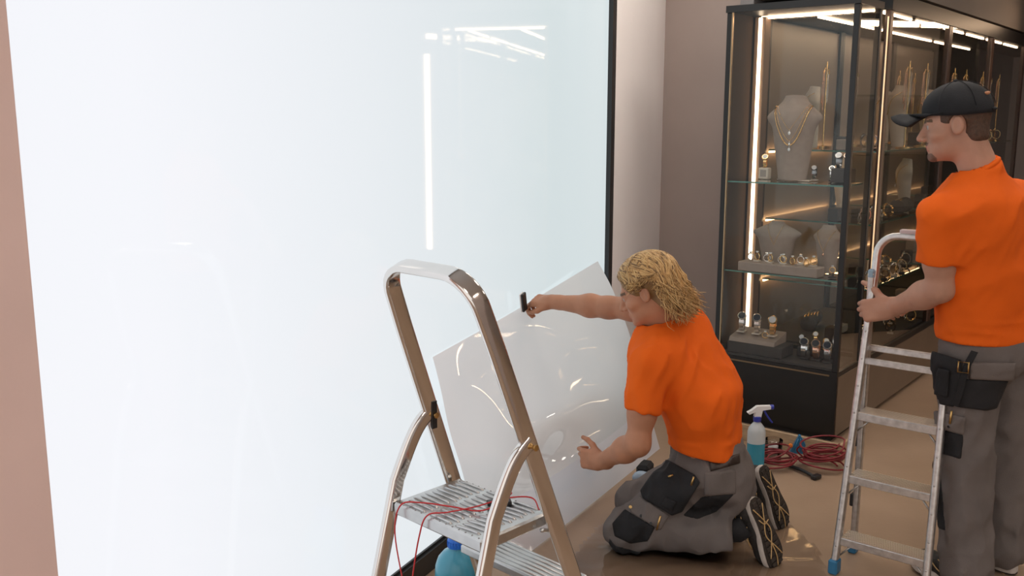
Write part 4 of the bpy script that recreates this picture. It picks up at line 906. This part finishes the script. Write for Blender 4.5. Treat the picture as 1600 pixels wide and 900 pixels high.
tk = addsdf(MB(), troK, lo, hi, .0075).build('trousers', GREYT, kp, True)
n1 = aty(1045, 760, 3.33); n2 = aty(990, 825, 3.36); n3 = aty(1125, 750, 3.33)
pk = patch('holster_pocket', troK, [(1036, 714), (1000, 766), (1004, 778), (1050, 806), (1066, 800), (1094, 754), (1086, 742)], n1, .024, BLACKC, tk)
patch('pen_pocket', troK, [(1040, 776), (1032, 790), (1050, 800), (1058, 784)], n1, .031, BLACKC, tk, .005)
patch('knee_pad_pocket', troK, [(956, 818), (976, 795), (1024, 824), (1012, 846), (985, 850), (960, 838)], n2, .006, BLACKC, tk)
patch('pocket_flap', troK, [(982, 786), (1000, 774), (1046, 806), (1032, 829), (985, 801)], n2, .011, GREYT, tk)
patch('back_pocket', troK, [(1100, 738), (1150, 733), (1150, 772), (1100, 776)], n3, .008, GREYT, tk)
patch('knee_panel', troK, [(952, 840), (962, 852), (1000, 862), (1056, 862), (1056, 876), (985, 880), (950, 862)], n2, .004, BLACKC, tk)
patch('inner_panel', troK, [(1065, 806), (1096, 776), (1150, 770), (1120, 800), (1090, 812)], aty(1110, 790, 3.4), .004, BLACKC, tk)
patch('belt', troK, [(1108, 722), (1156, 708), (1157, 724), (1110, 737)], n3, .008, LEATH, tk)
for k, (px, py, yy) in enumerate([(985, 792, 3.34), (1002, 806, 3.33), (1017, 818, 3.32)]):
    q = aty(px, py, yy); r_ = nrm(EYE - q)
    while troK(q[None])[0] > .012: q = q - r_ * .003
    MB().lathe([(.001, -.002), (.0065, -.002), (.0065, .002), (.003, .003)], q, 12, frame(Z, r_) if False else np.stack([KF, np.cross(r_, KF), r_], 1)).build('snap_button', BRASS if k == 0 else BLKP, tk, True, angle=40)
for (px, py, px2, py2) in ((1026, 828, 1032, 806), (1080, 758, 1084, 745), (1044, 745, 1052, 742)):
    a, b_ = aty(px, py, 3.33), aty(px2, py2, 3.33); r_ = nrm(EYE - a)
    while troK(a[None])[0] > .03: a = a - r_ * .003; b_ = b_ - r_ * .003
    MB().tube([a, b_], .004, 6).build('zip_pull', BRASS, tk, True)
# shoes, toes tucked under
sy = nrm(A([.36, -.10, -.92])); su = nrm(A([-.58, .78, -.28])); RSH = frame(sy, su)
# note frame() gives x right, y toe, z up from sole
shoe(kp, A([.915, 3.385, .262]), RSH * 1.06)
sy2 = nrm(A([.38, -.08, -.92])); shoe(kp, A([1.035, 3.72, .262]), frame(sy2, nrm(A([-.60, .76, -.3]))) * 1.06)
for a_, k_ in ((ankL, kneeL), (ankR, kneeR)): d = nrm(a_ - k_); MB().tube([a_ - d * .04, a_ + d * .02, a_ + d * .05 + A([0, 0, .02])], [.046, .046, .042], 14).build('sock', BLACKC, kp, True)
# hair: base volume plus locks
def hairK(p):
    q = (p - hcK) @ RK / .97; g = ell(q, (0, -.025, .040), (.088, .112, .092)); g = smin(g, ell(q, (0, -.080, -.060), (.078, .058, .075)), .05)
    face = smax(-(q[:, 1] - .070 + .55 * np.clip(.03 - q[:, 2], 0, .2)), -(.10 - q[:, 2]), .02)   # keep the face free
    g = smax(g, -face - .0 if False else (q[:, 1] - (.078 - .75 * np.clip(.045 - q[:, 2], 0, .10))), .015)
    g = smax(g, -.135 - q[:, 2], .02); gv = .006 * creases(q, np.diag([3., 3., .6]), 12.); return (g - gv) * .97
hb = addsdf(MB(), hairK, *bounds([hcK], .22), .0045, mi=2)
hr = random.Random(5); HC_ = A([0, -.025, .040]); HRD = A([.090, .115, .094])
def slerp(a, b, t): w = math.acos(max(-1, min(1, a @ b))); return (a * math.sin((1 - t) * w) + b * math.sin(t * w)) / math.sin(w)
for k in range(1250):
    al = math.radians(hr.choice([hr.uniform(-95, 32), hr.uniform(-100, -20), hr.uniform(-210, -90)])); near = al > math.radians(-100)
    ry = hr.uniform(-.75, .30) if al < math.radians(-50) else hr.uniform(-.45, .80)
    r0 = nrm(A([hr.uniform(.05, .30), ry, 1.0 - .55 * abs(ry)])); e0 = nrm(A([-math.cos(al), math.sin(al), hr.uniform(-.12, .18) if al > math.radians(4) else (hr.uniform(.06, .25) if al > math.radians(-20) else hr.uniform(-.25, .05))]))
    front = max(0, min(1, (math.degrees(al) + 32) / 14)); ln = hr.uniform(.10, .20) * (1 - front) + hr.uniform(.0, .025) * front; sc_ = hr.uniform(1.0, 1.09); ph = hr.uniform(0, 6.28); wav = hr.uniform(.004, .013); flick = hr.choice([hr.uniform(-.02, .01), hr.uniform(.01, .045)]); pts = []
    n1_, n2_ = 9, 8
    for i in range(n1_): q = HC_ + slerp(r0, e0, i / (n1_ - 1)) * HRD * sc_ * (1 + .02 * math.sin(ph + i * 1.1)); pts.append(q)
    d = pts[-1] - pts[-2]; d = nrm(d); b0 = pts[-1]; out = A([e0[0], e0[1], 0])
    for i in range(1, n2_ + 1):
        t = i / n2_; dd_ = nrm(d * (1 - t) + A([0, 0, -1]) * (.35 + t) + out * (.10 - .5 * t * (1 - t)) + out * flick * 18 * t * t * t); b0 = b0 + dd_ * ln / n2_
        pts.append(b0 + (A([math.sin(ph + i * 1.25), math.cos(ph * 1.7 + i * 1.15), .3 * math.sin(ph + i)]) * wav * (t + t * t)))
    hb.cm = hr.choices([0, 1, 2], [.45, .37, .18])[0]; r_ = hr.uniform(.0020, .0038); nn_ = len(pts)
    hb.tube([hcK + RK @ (q * .97) for q in pts], [r_ * (1 - .8 * (i / (nn_ - 1)) ** 2) for i in range(nn_)], 5)
hb.build('hair', HAIRS, kp, True)
# squeegee
sq = wp(0, 0, 0); sqc = onp(819, 472, wp(0, .066, 0), N)
se = thing('squeegee', 'small black felt squeegee card pressed to the light box by the kneeling worker', 'squeegee', sqc)
RQ = frame(nrm(Z * .97 + U * -.22), N); MB().bev(sqc, (.036, .082, .010), np.stack([RQ[:, 0], RQ[:, 1], RQ[:, 2]], 1), .003).build('card', BLKP, se); MB().bev(sqc - U * .004 - N * .008 - Z * .0, (.034, .084, .006), RQ, .002).build('felt_edge', WHITEP, se)

# ---------------------------------------------------------------- standing worker
SF = nrm(A([-.45, .89, 0])); SLd = nrm(A([-.89, -.45, 0])); pelS = A([1.685, 3.255, .93]); midS = A([1.66, 3.25, 1.13]); sL = A([1.415, 3.125, 1.355]); sR = A([1.765, 3.33, 1.385]); chS = (sL + sR) / 2 + A([.02, .0, -.04]); neckS = A([1.585, 3.225, 1.495])
axS = nrm(sL - sR); eL = A([1.449, 3.155, 1.11]); wL = A([1.372, 3.352, 1.005]); eR = A([1.72, 3.57, 1.13]); wR = A([1.545, 3.60, .985])
hcS = A([1.502, 3.255, 1.662]); RSd = frame((-.885, .44, -.16), (-.14, .08, .98))
torsS = torsof([pelS, midS, chS], [SLd, nrm(SLd + axS), axS], [.108, .112, .112], [.075, .075, .095])
rl1 = lrail(0, .985)
hSL, pSL = handf(wL, frame(nrm(rl1 + A([-.035, -.03, 0]) - wL), (-.25, -.93, .22)), 1, (78, 80, 45), [(.9, .45, -.15), (.75, .55, -.35), (.5, .6, -.6)], .01, 1.06)
hSR, pSR = handf(wR, frame(nrm(A([-.85, -.30, .05])), (.1, .25, .95)), -1, (40, 70, 40), [(.6, .75, -.3), (.2, .8, -.6), (.0, .8, -.6)], .05, 1.0)
aSL = armf(sL, eL, wL, hSL); aSR = armf(sR, eR, wR, hSR)
hipL2 = A([1.60, 3.215, .90]); hipR2 = A([1.77, 3.295, .90]); knL = A([1.615, 3.215, .47]); knR = A([1.815, 3.335, .47]); akL = A([1.63, 3.165, .09]); akR = A([1.845, 3.33, .09])
body = MB()
addsdf(body, lambda p: headf(p, hcS, RSd, neckS), *bounds([hcS, neckS], .15), .0036, mf=headmat(hcS, RSd, True))
addsdf(body, aSL, *bounds([sL, eL, wL, *pSL], .07), .0035); addsdf(body, aSR, *bounds([sR, eR, wR, *pSR], .07), .0035)
def innerS(p):
    g = torsS(p) + .03
    for h_, k_, a_ in ((hipL2, knL, akL), (hipR2, knR, akR)): g = smin(g, cone(p, h_, k_, .075, .055), .04); g = smin(g, cone(p, k_, a_, .055, .04), .03)
    return smin(g, cone(p, sL, sR, .05, .05), .04)
addsdf(body, innerS, *bounds([pelS, akL, akR, sL, sR], .16), .018)
sp_ = body.build('person', [SKIN2, LIPS, BROW, STUB, EYEW, IRIS], None, True, loc=(1.72, 3.25, 0)); tag(sp_, 'standing worker in orange shirt and black cap gripping the ladder', 'person')
slL2 = sL + (eL - sL) * .61; slR2 = sR + (eR - sR) * .65
def wrinS(p): return .013 * creases(p, FR2 @ np.diag([1.7, .9, .35]), 10.) + .006 * creases(p, FR1 @ np.diag([1.5, .6, .8]), 16.) + .012 * creases(p, np.diag([.5, .5, 2.2]), 13.) * np.clip((1.06 - p[:, 2]) * 7, 0, 1)
def shirtS(p):
    g = torsS(p) - .016; g = smin(g, cone(p, sL, sR, .062, .062), .06); g = smin(g, cone(p, neckS + A([0, 0, -.09]), neckS + A([0, 0, .0]), .11, .070), .10)
    sl = smax(cone(p, sL, eL, .064, .076), half(p, slL2, eL - sL), .01); sr = smax(cone(p, sR, eR, .070, .074), half(p, slR2, eR - sR), .01)
    g = smin(smin(g, sl, .045), sr, .045) - wrinS(p) + .003; g = smax(g, .915 - p[:, 2] + .02 * ((p - pelS) @ SLd), .008); return smax(g, -cone(p, neckS + A([0, 0, -.02]), hcS, .064, .064), .008)
sS = addsdf(MB(), shirtS, *bounds([pelS, sL, sR, slL2, slR2], .21), .007).build('shirt', ORANGE, sp_, True)
ax = nrm(hcS - A([0, 0, .05]) - neckS); x_ = nrm(np.cross(ax, A([1., 0, 0]))); y_ = np.cross(ax, x_); nc = neckS + ax * .008
MB().tube([nc + (x_ * math.cos(a) + y_ * math.sin(a)) * .070 for a in np.linspace(0, 2 * math.pi, 28, endpoint=False)], .009, 8, True).build('collar', ORANGE, sS, True)
def troS(p):
    g = ell(p, pelS + A([0, 0, -.02]), (.165, .135, .12), np.stack([SLd, SF, Z], 1)); g = smin(g, ell(p, pelS - SF * .05 - Z * .05, (.15, .085, .10), np.stack([SLd, SF, Z], 1)), .05); g = smin(g, cone(p, pelS - Z * .02, pelS + Z * .03, .125, .12), .05)
    for h_, k_, a_ in ((hipL2, knL, akL), (hipR2, knR, akR)):
        g = smin(g, cone(p, h_, k_, .100, .083), .04); c = cone(p, k_, a_, .083, .085); c = smax(c, .035 - p[:, 2], .01); g = smin(g, c, .04)
    g = g - wrinT(p) * .9 * np.clip((.93 - p[:, 2]) * 12, 0, 1) + .004; return smax(g, p[:, 2] - .955, .01)
tS = addsdf(MB(), troS, *bounds([pelS, akL, akR, hipL2, hipR2, knL, knR], .19), .008).build('trousers', GREYT, sp_, True)
q1 = aty(1470, 590, 3.06); q2 = aty(1535, 610, 3.10); q3 = aty(1475, 670, 3.10); q4 = aty(1465, 775, 3.12)
patch('holster_pocket', troS, [(1456, 548), (1502, 562), (1502, 590), (1490, 636), (1468, 632), (1434, 617), (1446, 578)], q1, .034, BLACKC, tS); patch('phone_pocket', troS, [(1466, 575), (1484, 578), (1481, 622), (1459, 616), (1462, 585)], q1, .046, BLACKC, tS, .005)
patch('back_holster', troS, [(1506, 592), (1576, 595), (1558, 638), (1542, 642), (1494, 636)], q2, .014, BLACKC, tS); patch('pocket_flap', troS, [(1515, 566), (1588, 567), (1584, 596), (1515, 593)], q2, .022, GREYT, tS)
patch('pocket_flap', troS, [(1447, 638), (1510, 652), (1506, 680), (1443, 664)], q3, .013, GREYT, tS); patch('thigh_pocket', troS, [(1445, 664), (1506, 680), (1502, 718), (1446, 702)], q3, .007, BLACKC, tS)
patch('knee_panel', troS, [(1448, 716), (1468, 722), (1478, 830), (1461, 824)], q4, .005, BLACKC, tS); patch('inner_panel', troS, [(1530, 728), (1538, 720), (1548, 796), (1540, 796)], aty(1540, 760, 3.24), .004, BLACKC, tS)
def drop(px, py, y, f, off):
    q = aty(px, py, y); r_ = nrm(EYE - q); q = q + r_ * .2
    for _ in range(400):
        if f(q[None])[0] <= off: break
        q = q - r_ * .002
    return q, r_
for (px, py, m_) in ((1468, 665, BLKP), (1482, 667, BLKP), (1453, 662, M('red_button', (.3, .06, .06), .5)), (1553, 587, BRASS)):
    q, r_ = drop(px, py, 3.1, troS, .015); MB().lathe([(.001, -.003), (.0075, -.003), (.0075, .002), (.003, .003)], q, 12, np.stack([SLd, np.cross(r_, SLd), r_], 1)).build('snap_button', m_, tS, True, angle=40)
for (a_, b_) in (((1469, 640), (1467, 655)), ((1487, 642), (1484, 662)), ((1493, 570), (1490, 590))):
    MB().tube([drop(*a_, 3.1, troS, .02)[0], drop(*b_, 3.1, troS, .02)[0]], .004, 6).build('zip_pull', BRASS, tS, True)
st_ = [drop(px, py, 3.08, troS, .03)[0] for px, py in ((1523, 549), (1513, 567), (1505, 590), (1499, 615), (1492, 634))]
MB().sweep(st_, rrect(.006, .022, .002, 1), nrm(np.cross(st_[-1] - st_[0], EYE - st_[0]))).build('strap', BLACKC, tS)
q, r_ = drop(1505, 574, 3.08, troS, .038); MB().tube([q + nrm(np.cross(r_, Z)) * .016 * x + Z * .018 * z for x, z in ((-1, -1), (1, -1), (1, 1), (-1, 1))], .003, 6, True).build('buckle', BRASS, tS, True)
for a_, d in ((akL, SF), (akR, nrm(SF + A([-.3, 0, 0])))): shoe(sp_, A([a_[0], a_[1], .004]) - d * .055, frame(d, Z))
# hair and cap in head coordinates
def hairS(p):
    q = (p - hcS) @ RSd / .97; g = ell(q, (0, -.015, .035), (.082, .104, .09)); g = smin(g, ell(q, (0, -.055, -.045), (.062, .048, .05)), .03)
    reg = smax(q[:, 2] - .06, q[:, 1] - np.where(q[:, 2] > .0, .050 - .2 * q[:, 2], .0), .004); reg = smax(reg, -(q[:, 2] + np.where(q[:, 1] > -.005, .012, .075 - .25 * np.clip(-.03 - q[:, 1], 0, .1) * 0)), .006)
    ear = -(np.linalg.norm((q - A([0, -.008, -.010]))[:, 1:] / A([.026, .038]), axis=1) - 1) * .026; g = smax(g, ear, .004)
    return (smax(g, reg, .006) - .0015 * vnoise(p, 160.)) * .97
addsdf(MB(), hairS, *bounds([hcS], .16), .0036).build('hair', BRHAIR, sp_, True)
def hl(v): return hcS + RSd @ (A(v, float) * .97)
cp = MB(); nu, nv = 48, 14; v = []; CRD = A([.092, .116, .100]); CC0 = A([0, -.012, .042])
for s_ in (1.0, .965):
    for i in range(nv + 1):
        th = (math.pi / 2 + .12) * i / nv
        for j in range(nu):
            a = 2 * math.pi * j / nu; pan = 1 + .006 * abs(math.sin(3 * a)) - .004; d = A([math.sin(th) * math.cos(a), math.sin(th) * math.sin(a), math.cos(th)]); q = CC0 + d * CRD * s_ * pan; q[2] += .010 * max(0, d[1]) * math.sin(th) - .006 * (th / 1.6) * (1 - d[1]) ; v.append(hl(q))
k0 = (nv + 1) * nu; f = []
opening = lambda i, j: i >= nv - 4 and abs(((j + .5) / nu * 2 * math.pi) - 1.5 * math.pi) < .36 - .04 * (nv - i)
for i in range(nv):
    for j in range(nu):
        if opening(i, j) and i < nv - 1: continue
        a_, b_, c_, d_ = i * nu + j, (i + 1) * nu + j, (i + 1) * nu + (j + 1) % nu, i * nu + (j + 1) % nu; f.append((a_, b_, c_, d_)); f.append((k0 + d_, k0 + c_, k0 + b_, k0 + a_))
f += [(nv * nu + j, k0 + nv * nu + j, k0 + nv * nu + (j + 1) % nu, nv * nu + (j + 1) % nu) for j in range(nu)]
cap = cp.add(v, f).build('cap', CAPM, sp_, True)
G = []
for i in range(9):
    r = i / 8; row = []
    for j in range(17):
        a = math.radians(90 + (j - 8) * 8.2); w_ = (j - 8) / 8; base = CC0 + A([math.cos(a) * .093, math.sin(a) * .117, -.004]); tip = A([w_ * .082, .206 - .022 * w_ * w_ - .034 * w_ ** 6, .050 - .030 * w_ * w_]); q = base * (1 - r) + tip * r; q[2] += .010 * math.sin(r * math.pi) - .012 * w_ * w_ * (1 - r) * 0 - .012 * abs(w_) ** 2 * r; row.append(hl(q))
    G.append(row)
MB().grid(G, .005).build('peak', CAPM, cap, True); MB().ball(hl(CC0 + A([0, 0, .101])), (.009, .009, .006), 10, RSd).build('top_button', CAPM, cap, True)
m = MB()
for k in range(6):
    a = math.pi / 3 * k + math.pi / 6 ; m.tube([hl(CC0 + A([math.sin(t) * math.cos(a), math.sin(t) * math.sin(a), math.cos(t)]) * CRD * 1.004) for t in np.linspace(.08, 1.5, 14)], .0012, 5)
m.build('panel_seams', CAPM, cap, True)
MB().tube([hl(CC0 + A([math.cos(a) * .092, math.sin(a) * .115, -.012])) for a in np.linspace(1.5 * math.pi - .45, 1.5 * math.pi + .45, 10)], .006, 6).build('back_strap', CAPM, cap, True)
m = MB()
for dx_ in (-1, 1):
    m.tube([hl(CC0 + nrm(A([.20 * dx_ + x * .5, 1, z])) * CRD * 1.012) for x, z in ((-.18, .62), (.12, .66), (.20, .50), (-.10, .46))], .0022, 5, True)
m.build('emblem', M('white_thread', (.6, .6, .56), .7), cap, True)
MB().ball(hl(CC0 + nrm(A([-.42, -.85, .45])) * CRD), (.004, .010, .006), 8, RSd).build('side_tag', M('copper_thread', (.45, .2, .1), .5), cap, True)

# ================================================================== SMALL THINGS ON THE FLOOR
sb = A([1.168, 4.33, 0]); sy_ = thing('spray_bottle', 'clear spray bottle half full of blue liquid with white and blue trigger', 'spray bottle', sb)
MILK = M('cloudy_plastic', (.55, .60, .62), .3, coat=.3); BLIQ = M('blue_liquid', (.03, .30, .44), .2, var=.08, vscale=10, coat=.4)
MB().lathe([(.030, 0), (.042, .003), (.043, .012), (.043, .150)], sb, 24, None, 1.0, .8).build('liquid_part', BLIQ, sy_, True, angle=50)
MB().lathe([(.043, .150), (.043, .205), (.038, .225), (.022, .246), (.016, .252), (.015, .262)], sb, 24, None, 1.0, .8).build('body', MILK, sy_, True, angle=60)
MB().lathe([(.018, .256), (.019, .260), (.019, .280), (.016, .282)], sb, 18).build('collar', NAVYP, sy_, True, angle=40)
MB().prism([(-.050, .300), (-.030, .312), (-.005, .332), (.060, .334), (.060, .318), (.022, .312), (.016, .280), (-.016, .280), (-.012, .304), (-.040, .292)], sb - A([0, .012, 0]), A([1, 0, 0]), Z, A([0, .024, 0])).build('trigger_head', WHITEP, sy_)
MB().lathe([(.011, 0), (.012, .004), (.012, .016), (.008, .018)], sb + A([.058, 0, .326]), 14, frame(Z, (1, 0, 0)) if False else np.stack([A([0, 1., 0]), Z, A([1., 0, 0])], 1)).build('nozzle', NAVYP, sy_, True, angle=40)
MB().sweep(crom([sb + A([.030, 0, .312]), sb + A([.042, 0, .290]), sb + A([.062, 0, .262]), sb + A([.072, 0, .250])], 4), rrect(.008, .014, .002, 1), (0, 1, 0)).build('trigger', NAVYP, sy_)
cbt = A([1.300, 4.50, 0]); c2 = thing('plastic_beaker', 'small clear plastic tub standing behind the spray bottle', 'tub', cbt); CLR = glass_mat('clear_plastic', (.88, .88, .88), 1.5, .05)
MB().lathe([(.036, 0), (.040, .004), (.046, .105), (.043, .107), (.0375, .008), (.001, .006)], cbt, 20).build('cup', CLR, c2, True, angle=40); MB().ball(cbt + A([0, 0, .052]), (.034, .034, .03), 12).build('white_cloth', WHITEP, c2, True)
def coil(label, c, r, n_, wr_, seed, sq_=.8):
    t = thing('cable_coil', label, 'cable', c, 'dark red cable coils'); rr = random.Random(seed); pts = []
    for i in range(n_ * 20):
        a = 2 * math.pi * i / 20; k = i // 20; ra = r * (1 + .16 * math.sin(a * .37 + k) + .09 * math.sin(a * 1.3 + seed)); ox = .016 * math.sin(a * .23 + seed); oy = .014 * math.sin(a * .31 + 2 * seed)
        pts.append(A(c) + A([ox + ra * math.cos(a), oy + ra * sq_ * math.sin(a), .016 * math.sin(a * .93 + seed) + .012 + wr_ + .006 + .055 * abs(math.sin(a * .131 + k * .7 + seed)) * (.4 + .6 * math.sin(k)) ** 2 + .0065 * k]))
    MB().tube(pts, wr_, 6).build('cable', REDW, t, True); return t
k1 = coil('small dark red cable coil tied flat beside the blue liquid bottle', onz(1213, 730, 0), .080, 6, .0045, 2, .7); k2 = coil('large dark red cable coil lying nearest the ladder', onz(1285, 732, 0), .092, 11, .0045, 5, .75)
b0 = A(k2.location); MB().tube(crom([b0 + A([-.07, .05, .03]), b0 + A([-.11, .06, .07]), b0 + A([-.10, .03, .11])], 5), .0042, 6).build('loose_end', REDW, k2, True)
bc = onz(1215, 722, .03); bd = tag(MB().ball(A(k1.location) + A([-.085, .0, .03]), (.022, .03, .026), 12).build('cable_tie', REDW, None, True), 't', 't'); bd.parent = k1; bd.location = -A(k1.location); del bd['label']; del bd['category']
bl_ = onz(1250, 708, 0); bt = thing('spring_clamp', 'blue plastic wedge tool standing between the two red cable coils', 'tool', bl_)
MB().prism([(-.055, .0), (.055, 0), (.030, .030), (-.004, .095), (-.014, .095)], bl_ - A([0, .012, 0]), A([.98, -.2, 0]), Z, A([.005, .024, 0])).build('wedge', BLUEP, bt); m = MB()
for x in (-.018, 0, .018): m.tube([bl_ + A([x * 2, -.014 - x * .2, .012]), bl_ + A([x * .6 - .006, -.013, .08])], .003, 6)
m.build('ribs', BLUEP, bt, True); MB().ball(bl_ + A([-.05, 0, .04]), .012, 10).build('orange_knob', M('orange_plastic', (.75, .2, .02), .4), bt, True)
bk = onz(1262, 745, 0); tk2 = thing('hand_tool', 'black handled hand tool lying between the red cable coils', 'tool', bk)
MB().tube(crom([bk + A([-.06, .12, .012]), bk + A([-.02, .05, .016]), bk + A([.02, -.02, .012])], 5), [.009] * 11, 8).build('handle', BLKP, tk2, True); MB().bev(bk + A([.03, -.03, .012]), (.05, .03, .02), frame((.6, -.8, 0), Z), .004).build('jaw', BLKP, tk2)
bg = A([.955, 3.80, .0]); 
bagm = MB(); Gb = []
for i in range(12):
    Gb.append([A([.92 + .010 * i, 3.86 + .012 * j, .014 + .06 * math.sin(math.pi * i / 11) * math.sin(math.pi * j / 11) + .008 * math.sin(i * 2.1 + j * 1.7)]) for j in range(12)])
tag(bagm.grid(Gb, .001).build('plastic_bag', CLR, None, True, loc=(.98, 3.92, 0)), 'crumpled clear plastic bag lying behind the kneeling worker\'s calf', 'bag')
sc2 = A([.60, 4.06, 0]); bxr = thing('tool_bag', 'dark tool bag with pale blue cloth behind the kneeling worker\'s thigh', 'bag', sc2)
MB().bev(sc2 + A([0, 0, .075]), (.06, .10, .15), frame((.4, .9, 0), Z), .015).build('pouch', BLACKC, bxr); mb = MB(); mb.ball(sc2 + A([-.02, -.05, .10]), (.045, .03, .03), 12); mb.build('cloth', M('pale_blue_cloth', (.35, .45, .55), .8, bump=.5, bscale=60), bxr, True)
MB().tube(crom([sc2 + A([-.035, -.03, .13]), sc2 + A([-.045, -.04, .07]), sc2 + A([-.04, -.03, .01])], 6), .005, 6).build('strap', BLKP, bxr, True)
